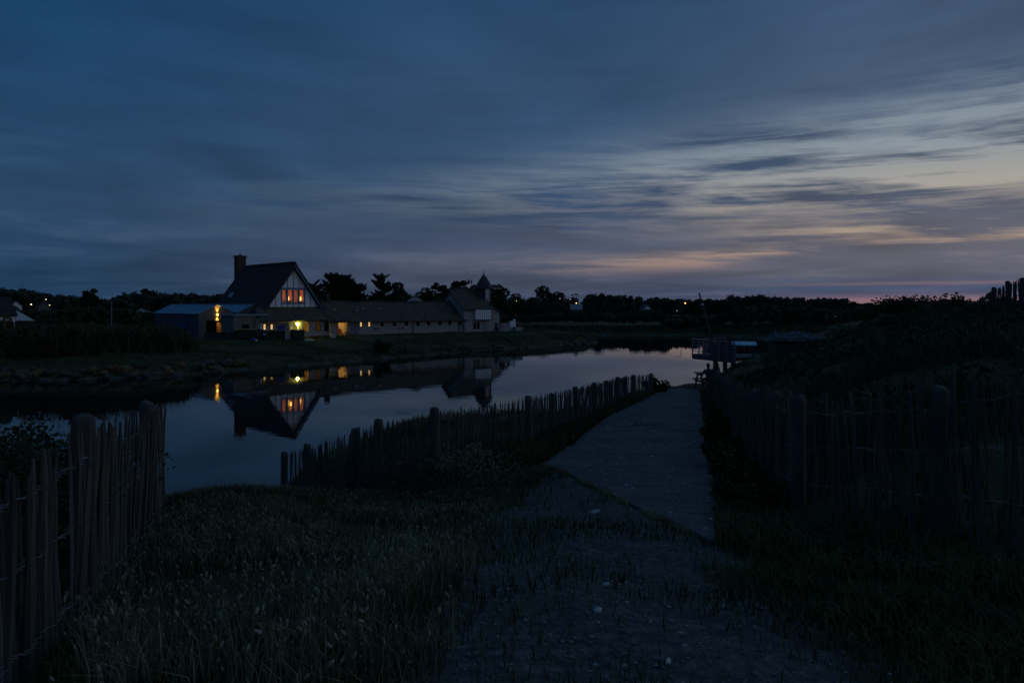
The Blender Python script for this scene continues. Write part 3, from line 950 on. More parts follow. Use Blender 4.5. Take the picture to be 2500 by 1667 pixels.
    MB().box(cx - 0.64, cx + 0.64, cy - 0.56, cy + 0.56, ct - 0.95, ct - 0.84).obj('chimney_band', M['brick'], ro)
    MB().box(cx - 0.64, cx + 0.64, cy - 0.56, cy + 0.56, ct - 0.16, ct + 0.0).box(cx - 0.69, cx + 0.69, cy - 0.61, cy + 0.61, ct + 0.001, ct + 0.12).obj('chimney_cap', M['brick'], ro)
    MB().lathe([(0.24, 0), (0.2, 0.12), (0.12, 0.2)], 10, (cx, cy, ct + 0.121)).tube([(cx, cy, ct + .3), (cx, cy, ct + 0.52)], 0.025, 5).box(cx - .02, cx + .14, cy - .012, cy + .012, ct + .48, ct + .53).obj('chimney_pot', M['dark_metal'], ro)
    # skylight on the left slope
    def on_slope(dx, y, lift):
        return Vector((-dx - lift * 0.8, y, zr - dx * sl + lift * 0.6))
    sk = MB()
    sk.prism([on_slope(2.6, 9.6, 0.03), on_slope(3.05, 9.6, 0.03), on_slope(3.05, 10.7, 0.03), on_slope(2.6, 10.7, 0.03)], (-0.05, 0, 0.04))
    sk.obj('skylight', M['grey_metal'], ro)
    # lean-to in front of the gable: roof, wall, windows
    yf = -2.0
    ev = 3.74 - GL
    lr = MB()
    roof_slab(lr, (-4.9, 0.0, zb - 0.03), (-5.6, yf - 0.35, ev), (4.9, yf - 0.35, ev), (4.3, 0.0, zb - 0.03), 0.14)
    lr.obj('lean_to_roof', M['old_roof'], h)
    MB().box(-5.6, 4.9, yf - 0.44, yf - 0.352, ev - 0.13, ev - 0.03).obj('gutter', M['dark_metal'], h)
    wl = MB()
    holes = [(-5.3, -1.75, 0.02, 1.66), (-1.55, -0.2, 0.02, 1.66)]           # open porch
    wall_openings(wl, -5.5, 4.6, 0, 1.86, yf, 0.3, holes)
    wl.box(4.3, 4.6, yf + 0.3, 0.2, 0, 2.6)
    wl.obj('wall', M['stone_wall'], h)
    pb = MB()
    wall_openings(pb, -5.3, -0.2, 0.0, 2.4, -0.1, 0.2, [])
    pb.box(-0.2, 0.0, yf + 0.3, -0.1, 0, 2.2).box(-5.5, -5.3, yf + 0.3, 0.2, 0, 2.2).box(-1.75, -1.55, yf + 0.301, -0.101, 0.016, 2.2)  # middle partition is added to keep lantern light off the left part
    pb.obj('porch_wall', M['plaster'], h)
    MB().box(-5.3, -0.2, yf + 0.01, -0.1, -0.05, 0.015).obj('porch_floor', M['concrete'], h)
    MB().box(-0.5, -0.38, yf + 0.02, yf + 0.14, 0.015, 1.659).obj('porch_post', M['plaster'], h)
    MB().box(-5.2, -5.08, yf + 0.02, yf + 0.14, 0.015, 1.659).obj('porch_post', M['plaster'], h)
    small_window(h, -3.80, 0.85, 1.55, 0.34, -0.1, M['lit_cream'], bars=(0, 1))
    small_window(h, -2.90, 0.85, 1.50, 0.34, -0.1, M['lit_cream'], bars=(0, 1))
    for x, m_ in ((0.55, 'lit_amber'), (2.15, 'lit_dim'), (3.35, 'dark_pane')):
        small_window(h, x, 0.55, 1.45, 0.66, yf, M[m_], True, bars=(1, 3))
    # the wall lantern that lights the porch
    lx, ly, lz = -0.62, yf + 0.05, 1.50
    br = MB().box(lx - 0.05, lx + 0.05, yf + 0.0, yf + 0.3, lz + 0.16, lz + 0.2).tube([(lx, ly, lz + 0.16), (lx, ly, lz + 0.08)], 0.02, 6)
    lo = br.obj('lantern', M['dark_metal'], h)
    MB().ball((lx, ly, lz), (0.13, 0.13, 0.14), 10, 8).obj('bulb', M['glow_yellow'], lo, True)
    MB().lathe([(0.14, 0.10), (0.05, 0.17), (0.02, 0.2)], 10, (lx, ly, lz)).obj('lantern_cap', M['dark_metal'], lo)
    point_light('lantern_light', (lx, ly - 0.16, lz - 0.02), (1.0, 0.88, 0.10), 60.0, 0.07, h)
    # low flat-roofed annexe on the left of the lean-to
    an = MB().box(-8.2, -5.52, -1.5, 1.4, 0, 2.55)
    an.obj('annexe_wall', M['render'], h)
    MB().box(-8.4, -4.2, -1.75, 1.5, 2.551, 2.70).obj('annexe_roof', M['blue_roof'], h)
    small_window(h, -6.8, 0.9, 1.6, 0.8, -1.5, M['dark_pane'], bars=(1, 1))
    return h


def shed():
    px0, D0 = 530, 79
    s = frame(px0, D0, 48, 'garage', 'low twin-gabled garage with blue sheet roof and wall light', 'garage', GL)
    W_, L = 4.1, 13.0
    ev, rd = 4.55 - GL, 5.52 - GL
    for k, x0 in enumerate((0.0, W_)):
        hw = W_ / 2
        wl = MB()
        if k == 0:
            dx0, dx1, dz = -1.25, 1.0, 1.95
            wl.box(-hw, dx0, 0, 0.2, 0, ev).box(dx1, hw, 0, 0.2, 0, ev).box(dx0, dx1, 0, 0.2, dz, ev)
            wl.prism([(-hw, 0, ev), (hw, 0, ev), (0, 0, rd)], (0, 0.2, 0))
        else:
            wl.prism([(x0 - hw, -0.6, 0), (x0 + hw, -0.6, 0), (x0 + hw, -0.6, ev), (x0, -0.6, rd), (x0 - hw, -0.6, ev)], (0, 0.2, 0))
        wl.obj('gable_wall', M['render'], s)
        rf = MB()
        y0 = -0.12 if k == 0 else -0.72
        roof_slab(rf, (x0, y0, rd + 0.09), (x0 - hw - (0.15 if k == 0 else -0.02), y0, ev - (0.02 if k == 0 else -0.1)), (x0 - hw - (0.15 if k == 0 else -0.02), L, ev - (0.02 if k == 0 else -0.1)), (x0, L, rd + 0.09), 0.07)
        roof_slab(rf, (x0, L, rd + 0.09), (x0 + hw + (0.15 if k == 1 else -0.02), L, ev - (0.02 if k == 1 else -0.1)), (x0 + hw + (0.15 if k == 1 else -0.02), y0, ev - (0.02 if k == 1 else -0.1)), (x0, y0, rd + 0.09), 0.07)
        ro = rf.obj('roof', M['blue_roof'], s)
        sm = MB()
        for i in range(14):
            y = y0 + 0.3 + i * (L - y0 - 0.6) / 13
            for sg in (-1, 1):
                sm.tube([(x0 + sg * 0.05, y, rd + 0.085), (x0 + sg * (hw - 0.05), y, ev + 0.02 + 0.085)], 0.02, 4)
        sm.obj('roof_seam', M['blue_roof'], ro)
        MB().box(x0 - 0.08, x0 + 0.08, y0 + .01, L - .01, rd + 0.07, rd + 0.12).obj('ridge_cap', M['blue_roof'], ro)
    sd = MB().box(-W_ / 2, -W_ / 2 + 0.2, 0.2, L - 0.2, 0, ev - 0.06).box(W_ * 1.5 - 0.2, W_ * 1.5, -0.4, L - 0.2, 0, ev - 0.06).box(-W_ / 2, W_ * 1.5, L - 0.2, L - .05, 0, ev - 0.06)
    sd.obj('side_wall', material('blue_grey_cladding', (0.05, 0.07, 0.11), (0.035, 0.05, 0.08), scale=2), s)
    # doors: one leaf stands open onto the dark inside
    MB().box(-0.02, 0.98, 0.06, 0.12, 0.01, 1.93).obj('door', material('brown_door', (0.16, 0.10, 0.06), (0.11, 0.07, 0.04), scale=3), s)
    MB().box(-1.25, -1.19, 0.22, 1.2, 0.01, 1.93).obj('door', M['dark_timber'], s)
    MB().box(0.08, 0.13, 0.03, 0.06, 0.9, 1.15).obj('door_handle', M['grey_metal'], s)
    small_wall = MB()
    small_wall.box(-1.9, 1.9, 2.5, 2.6, 0.0, 2.4)
    small_wall.obj('inner_wall', M['dark_timber'], s)
    # up-and-down wall light
    fx = MB().box(-0.06, 0.06, -0.16, -0.002, 2.62, 2.68)
    fo = fx.obj('wall_light', M['dark_metal'], s)
    MB().lathe([(0.07, 0), (0.07, 0.05)], 8, (0, -0.1, 2.682)).obj('bulb', M['glow_amber'], fo)
    MB().lathe([(0.07, -0.05), (0.07, 0)], 8, (0, -0.1, 2.618)).obj('bulb', M['glow_amber'], fo)
    for up in (0, 1):
        l = bpy.data.lights.new('wall_wash', 'SPOT')
        l.color, l.energy, l.spot_size, l.spot_blend, l.shadow_soft_size = (1.0, 0.50, 0.07), 330.0 if up else 360.0, R(56), 0.9, 0.02
        o = bpy.data.objects.new('wall_wash', l)
        o.location = (0, -0.16, 2.74 if up else 2.56)
        o.rotation_euler = (R(180) - R(9) if up else R(9), 0, 0)
        COL.objects.link(o)
        o.parent = s
    MB().lathe([(0.16, -0.03), (0.18, 0.0), (0.16, 0.03)], 10, (1.9, -0.1, 2.55)).obj('satellite_dish', M['pale_plastic'], s)
    MB().box(-2.35, -2.06, 3.0, 6.0, 0.9, 1.6).obj('stacked_boards', M['bin_blue'], s)


def long_building():
    b = frame(806, 84, 36, 'long_barn', 'long low stone building with old tiled roof beside the gabled house', 'building', GL)
    L, ev, rd, dp = 19.6, 1.84, 4.25, 6.6
    sx = lambda px: ((px - 1250) / FPX * 84 - X_(806, 84)) / (math.cos(R(36)) - (px - 1250) / FPX * math.sin(R(36)))
    dx = sx(834)
    holes = [(dx - 0.42, dx + 0.42, 0.0, 1.86)]
    wl = MB()
    wall_openings(wl, 0, L, 0, ev + 0.02, 0, 0.35, [(dx - 0.42, dx + 0.42, 0.0, ev)])
    wl.box(0, 0.3, 0.35, dp, 0, ev).box(L - 0.3, L, 0.35, dp, 0, ev).box(0.3, L - 0.3, dp - 0.3, dp, 0, ev)
    wl.prism([(0.01, 0.01, ev), (0.01, dp, ev), (0.01, dp / 2, rd - 0.12)], (0.3, 0, 0))
    wl.prism([(L - 0.31, 0.01, ev), (L - 0.31, dp, ev), (L - 0.31, dp / 2, rd - 0.12)], (0.3, 0, 0))
    wl.obj('wall', M['stone_wall'], b)
    rf = MB()
    # gently sagging old roof in strips
    n = 12
    sag = [0.06 * math.sin(i * 1.7) - 0.10 * math.sin(math.pi * i / n) for i in range(n + 1)]
    for i in range(n):
        xa, xb = -0.25 + (L + 0.5) * i / n, -0.25 + (L + 0.5) * (i + 1) / n
        roof_slab(rf, (xa, dp / 2, rd + sag[i]), (xa, -0.4, ev - 0.14), (xb, -0.4, ev - 0.14), (xb, dp / 2, rd + sag[i + 1]), 0.16)
        roof_slab(rf, (xb, dp / 2, rd + sag[i + 1]), (xb, dp + 0.35, ev - 0.12), (xa, dp + 0.35, ev - 0.12), (xa, dp / 2, rd + sag[i]), 0.16)
    ro = rf.obj('roof', M['old_roof'], b)
    for i in range(44):
        x = -0.2 + i * (L + 0.3) / 44
        sg = np.interp(i / 44 * n, range(n + 1), sag)
        MB().tube([(x, dp / 2, rd + sg + 0.02), (x + 0.43, dp / 2, rd + sg + 0.03)], [0.09, 0.11], 6).obj('ridge_tile', M['old_roof'], ro)
    MB().box(-0.25, L + 0.25, -0.5, -0.41, ev - 0.26, ev - 0.17).obj('gutter', M['dark_metal'], b)
    for px in (1008, 1120):
        x = sx(px)
        MB().tube([(x, -0.06, 0.02), (x, -0.06, ev - 0.2)], 0.05, 6).obj('downpipe', M['dark_metal'], b)
    # open lit doorway and the room behind it
    rm = MB()
    rm.box(dx - 1.2, dx + 1.2, 2.6, 2.7, 0, 2.0).box(dx - 1.3, dx - 1.2, 0.36, 2.6, 0, 2.0).box(dx + 1.2, dx + 1.3, 0.36, 2.6, 0, 2.0).box(dx - 1.2, dx + 1.2, 0.36, 2.6, 2.0, 2.05).box(dx - 1.2, dx + 1.2, 0.0, 2.6, -0.05, 0.0)
    rm.obj('room', material('cream_room', (0.62, 0.50, 0.34), (0.5, 0.38, 0.24), scale=2), b)
    MB().box(dx + 0.36, dx + 0.42, -0.85, -0.03, 0.02, 1.8).obj('door', material('ochre_door', (0.5, 0.33, 0.12), (0.4, 0.26, 0.1), scale=3), b)
    MB().box(dx - 0.5, dx - 0.421, -0.03, 0.1, 0, 1.69).obj('door_frame', M['dark_timber'], b)
    MB().box(dx - 0.2, dx + 0.5, 1.4, 1.9, 0.001, 0.8).obj('cupboard', M['red_plastic'], b)
    MB().box(dx - 0.3, dx + 0.1, 1.9, 2.3, 0.001, 1.3).obj('shelf', M['furn'], b)
    bl = MB().ball((dx - 0.3, 1.5, 1.75), 0.09, 8, 6).obj('bulb', M['glow_warm'], b, True)
    point_light('room_light', (dx - 0.35, 1.3, 1.62), (1.0, 0.66, 0.27), 60.0, 0.1, b)
    # canopy over the door
    cn = MB()
    roof_slab(cn, (dx - 1.0, -0.2, ev + 0.42), (dx - 1.0, -0.95, ev + 0.02), (dx + 0.8, -0.95, ev + 0.02), (dx + 0.8, -0.2, ev + 0.42), 0.08)
    cn.obj('door_canopy', M['old_roof'], b)
    for px, m_ in ((848, 'lit_dim'), (881, 'lit_cream'), (901, 'lit_cream'), (933, 'dark_pane'), (963, 'dark_pane'), (992, 'dark_pane'), (1020, 'dark_pane'), (1046, 'dark_pane'), (1074, 'dark_pane'), (1098, 'dark_pane'), (1122, 'dark_pane')):
        w = 0.32 if px in (881, 901, 848) else 0.46
        small_window(b, sx(px), 1.02, 1.60, w, 0.0, M[m_], bars=(0, 1))
    for px in (914, 923, 974, 983):
        x = sx(px)
        MB().prism([(x - 0.16, -0.03, 0.85), (x + 0.16, -0.03, 0.85), (x + 0.05, -0.03, 0.45)], (0, 0.028, 0)).obj('wall_vent', M['dark_timber'], b)
    # double shed doors, chimney, roof vents, pale dormer behind the ridge
    for px in (862, 871):
        x = sx(px)
        MB().box(x - 0.32, x + 0.32, -0.04, -0.002, 0.02, 1.62).obj('door', material('grey_door', (0.22, 0.22, 0.22), (0.16, 0.16, 0.17), scale=2), b)
    MB().box(0.6, 1.15, dp / 2 - 0.3, dp / 2 + 0.3, rd - 0.5, rd + 0.95).obj('chimney', M['brick'], ro)
    for x, u in ((1.2, 0.55), (4.0, 0.5), (5.1, 0.62), (7.5, 0.6)):
        y = -0.4 + (dp / 2 + 0.4) * u
        z = ev - 0.14 + (rd - ev + 0.14) * u
        MB().box(x - 0.2, x + 0.2, y - 0.12, y + 0.12, z - 0.02, z + 0.16).obj('roof_vent', M['grey_metal'], ro)
    x = sx(1052)
    MB().prism([(x - 0.9, dp / 2 + 0.6, rd - 1.2), (x + 0.9, dp / 2 + 0.6, rd - 1.2), (x + 0.9, dp / 2 + 0.6, rd + 0.1), (x + 0.1, dp / 2 + 0.6, rd + 0.6), (x - 0.9, dp / 2 + 0.6, rd + 0.1)], (0, 1.4, 0)).obj('dormer', M['stone_wall'], ro)


def tower_house():
    b = frame(1133, 95, 36, 'turreted_house', 'stone house with white timbered bay and pointed turret at the end of the long building', 'house', GL)
    Wd, dp, ev, rd = 4.7, 7.2, 5.0 - GL, 7.85 - GL
    wl = MB()
    wl.box(0, Wd, 0, 0.3, 0, ev).box(0, Wd, dp - 0.3, dp, 0, ev).box(Wd - 0.3, Wd, 0.3, dp - 0.3, 0, ev)
    wl.prism([(0, 0.3, 0), (0, dp - 0.3, 0), (0, dp - 0.3, ev), (0, dp / 2, rd - 0.15), (0, 0.3, ev)], (0.3, 0, 0))
    wl.obj('wall', M['stone_wall'], b)
    rf = MB()
    roof_slab(rf, (-0.4, dp / 2, rd), (-0.4, -0.4, ev - 0.1), (Wd + 0.25, -0.4, ev - 0.1), (Wd + 0.25, dp / 2, rd), 0.16)
    roof_slab(rf, (Wd + 0.25, dp / 2, rd), (Wd + 0.25, dp + 0.4, ev - 0.1), (-0.4, dp + 0.4, ev - 0.1), (-0.4, dp / 2, rd), 0.16)
    ro = rf.obj('roof', M['old_roof'], b)
    for i in range(13):
        x = -0.36 + i * 0.39
        MB().tube([(x, dp / 2, rd + 0.02), (x + 0.36, dp / 2, rd + 0.035)], [0.09, 0.115], 6).obj('ridge_tile', M['old_roof'], ro)
    # slit window high in the left gable
    MB().box(-0.03, 0.001, dp / 2 - 0.22, dp / 2 + 0.22, ev + 0.15, ev + 1.05).obj('window', M['dark_pane'], b)
    # white bay hung under the eave
    bx0, bx1, bz0, bz1, by = 1.65, 4.35, 3.47 - GL, ev - 0.16, -0.36
    bay = MB().box(bx0, bx1, by, -0.002, bz0, bz1).obj('bay', M['plaster'], b)
    for i in range(8):
        x = bx0 + (bx1 - bx0) * i / 7
        x = min(max(x, bx0 + 0.03), bx1 - 0.03)
        MB().box(x - 0.018, x + 0.018, by - 0.03, by - 0.002, bz0 + 0.002, bz1 - 0.002).obj('timber', M['dark_timber'], bay)
    MB().box(bx0 - 0.04, bx1 + 0.04, by - 0.05, 0.0, bz0 - 0.11, bz0 - 0.002).obj('timber', M['dark_timber'], bay)
    for x in (1.75, 2.35):
        small_window(b, x, 0.35, 1.15, 0.42, 0.0, M['dark_pane'], True, bars=(1, 2))
    for x in (3.35, 3.75):
        MB().box(x - 0.1, x + 0.1, -0.1, -0.002, 0.01, 1.58).obj('pilaster', M['stone_wall'], b)
    MB().box(0.25, 0.32, -0.12, -0.02, 0.01, 1.9).obj('downpipe', M['pale_plastic'], b)
    # lower wing on the right
    wg = MB()
    wx = 6.35
    wg.box(Wd + .001, wx, 0.5, 0.8, 0, 2.72).box(wx - 0.3, wx, 0.8, 5.0, 0, 2.72)
    wg.obj('wing_wall', M['stone_wall'], b)
    wr = MB()
    roof_slab(wr, (Wd + 0.02, 0.2, 3.95), (wx + 0.35, 0.2, 2.62), (wx + 0.35, 5.2, 2.62), (Wd + 0.02, 5.2, 3.95), 0.12)
    wr.obj('wing_roof', M['slate'], b)
    MB().prism([(Wd + .01, 0.5, 2.721), (wx - .05, 0.5, 2.721), (Wd + .01, 0.5, 3.75)], (0, 0.28, 0)).obj('wing_gable', M['stone_wall'], b)
    MB().ball((5.55, 0.42, 2.55), 0.07, 8, 6).obj('wall_lamp', M['pale_plastic'], b)
    MB().box(5.55, 6.0, 0.44, 0.498, 0.02, 1.2).obj('door', M['dark_timber'], b)
    # turret
    c = local(b, (X_(1181, 99.6), 99.6, 0))
    tx, ty = c.x, c.y
    tz0, tz1 = 4.4 - GL, 8.05 - GL
    rad, n = 1.08, 8
    ring = lambda r, z, o=0.5: [(tx + r * math.cos(2 * math.pi * (k + o) / n), ty + r * math.sin(2 * math.pi * (k + o) / n), z) for k in range(n)]
    tb = MB().prism(ring(rad, tz0), (0, 0, tz1 - tz0)).obj('turret', M['plaster'], b)
    lo, hi = ring(rad + 0.01, tz0), ring(rad + 0.01, tz1)
    for k in range(n):
        A, B = Vector(lo[k]), Vector(lo[(k + 1) % n])
        nrm = ((A + B) / 2 - Vector((tx, ty, tz0))).normalized()
        ang = math.degrees(math.atan2(nrm.y, nrm.x))
        slated = not (-100 < ang < 60)
        if slated:
            sm = MB().prism([A, B, B + Vector((0, 0, tz1 - tz0)), A + Vector((0, 0, tz1 - tz0))], nrm * 0.05)
            sm.obj('slate_cladding', M['slate'], tb)
        else:
            for f in (0.06, 0.36, 0.66, 0.94):
                p = A.lerp(B, f)
                t_ = (B - A).normalized() * 0.035
                MB().prism([p - t_, p + t_, p + t_ + Vector((0, 0, tz1 - tz0 - .01)), p - t_ + Vector((0, 0, tz1 - tz0 - .01))], nrm * 0.03).obj('timber', M['dark_timber'], tb)
            zm = tz0 + 1.95
            MB().prism([A + Vector((0, 0, zm - tz0)), B + Vector((0, 0, zm - tz0)), B + Vector((0, 0, zm - tz0 + 0.07)), A + Vector((0, 0, zm - tz0 + 0.07))], nrm * 0.034).obj('timber', M['dark_timber'], tb)
            if -100 < ang < -60:
                p0, p1 = A.lerp(B, 0.3), A.lerp(B, 0.72)
                MB().prism([p0 + Vector((0, 0, 0.9)), p1 + Vector((0, 0, 0.9)), p1 + Vector((0, 0, 1.9)), p0 + Vector((0, 0, 1.9))], nrm * 0.04).obj('window', M['dark_pane'], tb)
    r2 = MB()
    prof = [(1.42, tz1 - 0.12), (1.36, tz1), (1.0, tz1 + 0.62), (0.52, tz1 + 1.35), (0.06, tz1 + 1.98)]
    r2.lathe(prof, 8, (tx, ty, 0))
    so = r2.obj('spire', M['slate'], b)
    MB().tube([(tx, ty, tz1 + 1.95), (tx, ty, tz1 + 2.62)], [0.05, 0.02], 6).ball((tx, ty, tz1 + 2.12), 0.09, 6, 5).obj('finial', M['dark_metal'], so)


def terrace():
    t = frame(1228, 97.5, 20, 'stone_steps', 'low pale stone steps and terrace walls beside the turreted house', 'steps', GL)
    for i in range(4):
        MB().box(0.2 + i * 0.08, 2.1 - i * 0.02, 0.55 + i * 0.5, 1.049 + i * 0.5, 0.0, 0.3 + i * 0.26).obj('step', M['stone_wall'], t)
    MB().box(-0.4, 1.7, 0.1, 0.5, 0.0, 0.62).obj('low_wall', M['stone_wall'], t)
    MB().box(1.72, 2.9, -0.3, 0.4, -0.1, 0.55).obj('low_wall', M['stone_wall'], t)
    MB().box(1.68, 2.95, -0.34, 0.44, 0.551, 0.63).obj('coping', M['stone_wall'], t)
    p = MB().box(1.35, 2.15, 0.6, 1.0, 0.1, 1.45).box(1.82, 2.12, 0.62, 0.98, 1.451, 1.72)
    p.obj('gate_pillar', M['plaster'], t)


def cottage_left():
    c = frame(12, 66, 37, 'cottage', 'white cottage with dark roof and pale awning at the left edge', 'house')
    w = MB()
    wall_openings(w, -3.2, 0.78, 0, 2.55, 0, 0.2, [(-0.35, 0.62, 0.0, 1.95), (-1.6, -0.75, 0.6, 1.95)])
    w.box(0.58, 0.78, 0.2, 4.2, 0, 2.55).box(-3.2, 0.58, 4.0, 4.2, 0, 2.55)
    w.obj('wall', M['plaster'], c)
    MB().box(-0.35, 0.62, 0.3, 0.35, 0, 1.95).obj('door', M['dark_timber'], c)
    MB().box(-1.6, -0.75, 0.08, 0.1, 0.6, 1.95).obj('window', M['dark_pane'], c)
    MB().box(0.02, 0.16, -0.5, -0.36, 0, 1.7).obj('porch_post', M['pale_plastic'], c)
    r = MB()
    roof_slab(r, (-3.6, 2.1, 4.3), (-3.6, -0.35, 2.5), (1.0, -0.35, 2.5), (0.4, 2.1, 4.3), 0.12)
    roof_slab(r, (0.4, 2.1, 4.3), (1.0, 4.5, 2.5), (-3.6, 4.5, 2.5), (-3.6, 2.1, 4.3), 0.12)
    r.obj('roof', M['roof'], c)
    a = MB()
    roof_slab(a, (0.82, 1.2, 2.95), (0.82, 0.0, 2.0), (2.35, 0.0, 1.98), (0.95, 1.2, 2.95), 0.06)
    a.obj('awning', M['pale_plastic'], c)
    MB().box(0.83, 2.3, 1.1, 1.2, 0, 1.9).obj('lean_to_wall', M['dark_timber'], c)


def far_house(px, py, D, w, h, rise, depth, rz, label, wall='plaster', roof='slate', lit=None):
    """a small far-off house whose eave front stands at (px, py)"""
    p = W(px, py, D)
    z0 = gz(p.x, p.y)
    t = empty('far_house', (p.x, p.y, z0), R(rz), label, 'house', None)
    e = p.z - z0
    mb = MB().box(-w / 2, w / 2, 0, depth, 0, e)
    mb.prism([(-w / 2, 0.001, e), (w / 2, 0.001, e), (0, 0.001, e + rise)], (0, depth - .002, 0))
    mb.obj('wall', M[wall], t)
    r = MB()
    roof_slab(r, (0, -0.3, e + rise + 0.1), (-w / 2 - 0.3, -0.3, e - 0.1), (-w / 2 - 0.3, depth + 0.3, e - 0.1), (0, depth + 0.3, e + rise + 0.1), 0.12)
    roof_slab(r, (0, depth + 0.3, e + rise + 0.1), (w / 2 + 0.3, depth + 0.3, e - 0.1), (w / 2 + 0.3, -0.3, e - 0.1), (0, -0.3, e + rise + 0.1), 0.12)
    r.obj('roof', M[roof], t)
    MB().box(-0.45, 0.45, -0.04, -0.002, e - 1.6, e - 0.4).obj('window', M['dark_pane'], t)
    for (wx, wz, ww) in (lit or []):
        MB().box(wx - ww, wx + ww, -0.06, -0.002, e + wz - ww, e + wz + ww).obj('window', M['glow_white'], t)
    return t


main_house()
shed()
long_building()
tower_house()
terrace()
cottage_left()
far_house(1581, 752, 206, 1.7, 3, 1.1, 6, 4, 'small white gable end among the dark trees across the water', 'plaster', 'slate')
far_house(1420, 756, 204, 6.0, 3, 1.5, 3.0, 84, 'pale-roofed bungalow below an orange street lamp across the water', 'plaster', 'grey_metal')
far_house(108, 752, 150, 2.6, 3, 1.6, 5, 36, 'grey far house beside two white lamps on the left', 'render', 'slate', None)
far_house(347, 762, 118, 2.6, 2.5, 0.5, 3, 30, 'low pale building left of the blue-roofed garage', 'plaster', 'hull')
far_house(40, 746, 170, 2.2, 3, 1.2, 5, 38, 'bluish white far house with no light on the left', 'plaster', 'slate')

# ------------------------------------------------------------------ chestnut paling fences
def pale_mesh(seed, pointed=True, w=0.021):
    rnd = random.Random(seed)
    n = 6
    ks = [0, 0.18, 0.4, 0.62, 0.82, 0.93, 1.0]
    ang = [2 * math.pi * k / n + rnd.uniform(-.25, .25) for k in range(n)]
    rr = [rnd.uniform(0.7, 1.25) for _ in range(n)]
    sq = rnd.uniform(0.55, 0.9)
    bx, by = rnd.uniform(-.02, .02), rnd.uniform(-.02, .02)
    vs, fs = [], []
    for j, z in enumerate(ks):
        bow = math.sin(math.pi * z)
        ox, oy = bx * bow + rnd.uniform(-.004, .004), by * bow + rnd.uniform(-.004, .004)
        s = 1.0 + rnd.uniform(-.12, .12)
        if j == 5: s *= 0.82
        if j == 6: s *= 0.14 if pointed else 0.5
        for a, r in zip(ang, rr):
            vs.append((ox + math.cos(a) * w * r * s, oy + math.sin(a) * w * r * s * sq, z))
    for j in range(len(ks) - 1):
        for k in range(n):
            fs.append((j * n + k, j * n + (k + 1) % n, (j + 1) * n + (k + 1) % n, (j + 1) * n + k))
    fs += [tuple(range(n - 1, -1, -1)), tuple(range((len(ks) - 1) * n, len(ks) * n))]
    me = MB().add(vs, fs).mesh('pale')
    me.materials.append(M['pale'])
    return me


def post_mesh(seed, r=0.075):
    rnd = random.Random(seed)
    n = 12
    prof = [(1.0, 0.0), (1.02, 0.3), (0.97, 0.7), (0.98, 0.93), (0.93, 0.975), (0.72, 0.998), (0.3, 1.004)]
    jit = [rnd.uniform(0.93, 1.08) for _ in range(n)]
    vs, fs = [], []
    for q, z in prof:
        tilt = rnd.uniform(-.004, .004)
        for k in range(n):
            a = 2 * math.pi * k / n
            vs.append((r * q * jit[k] * math.cos(a), r * q * jit[k] * math.sin(a), z + tilt * math.cos(a) + (0.006 * math.sin(a + seed) if z > .9 else 0)))
    for j in range(len(prof) - 1):
        for k in range(n):
            fs.append((j * n + k, j * n + (k + 1) % n, (j + 1) * n + (k + 1) % n, (j + 1) * n + k))
    fs += [tuple(range(n - 1, -1, -1)), tuple(range((len(prof) - 1) * n, len(prof) * n))]
    me = MB().add(vs, fs).mesh('post', True)
    me.materials.append(M['post'])
    return me


PALES = [pale_mesh(i, True, 0.020) for i in range(9)]
BLUNT = [pale_mesh(40 + i, False, 0.0145) for i in range(9)]
POSTS = [post_mesh(i) for i in range(5)]


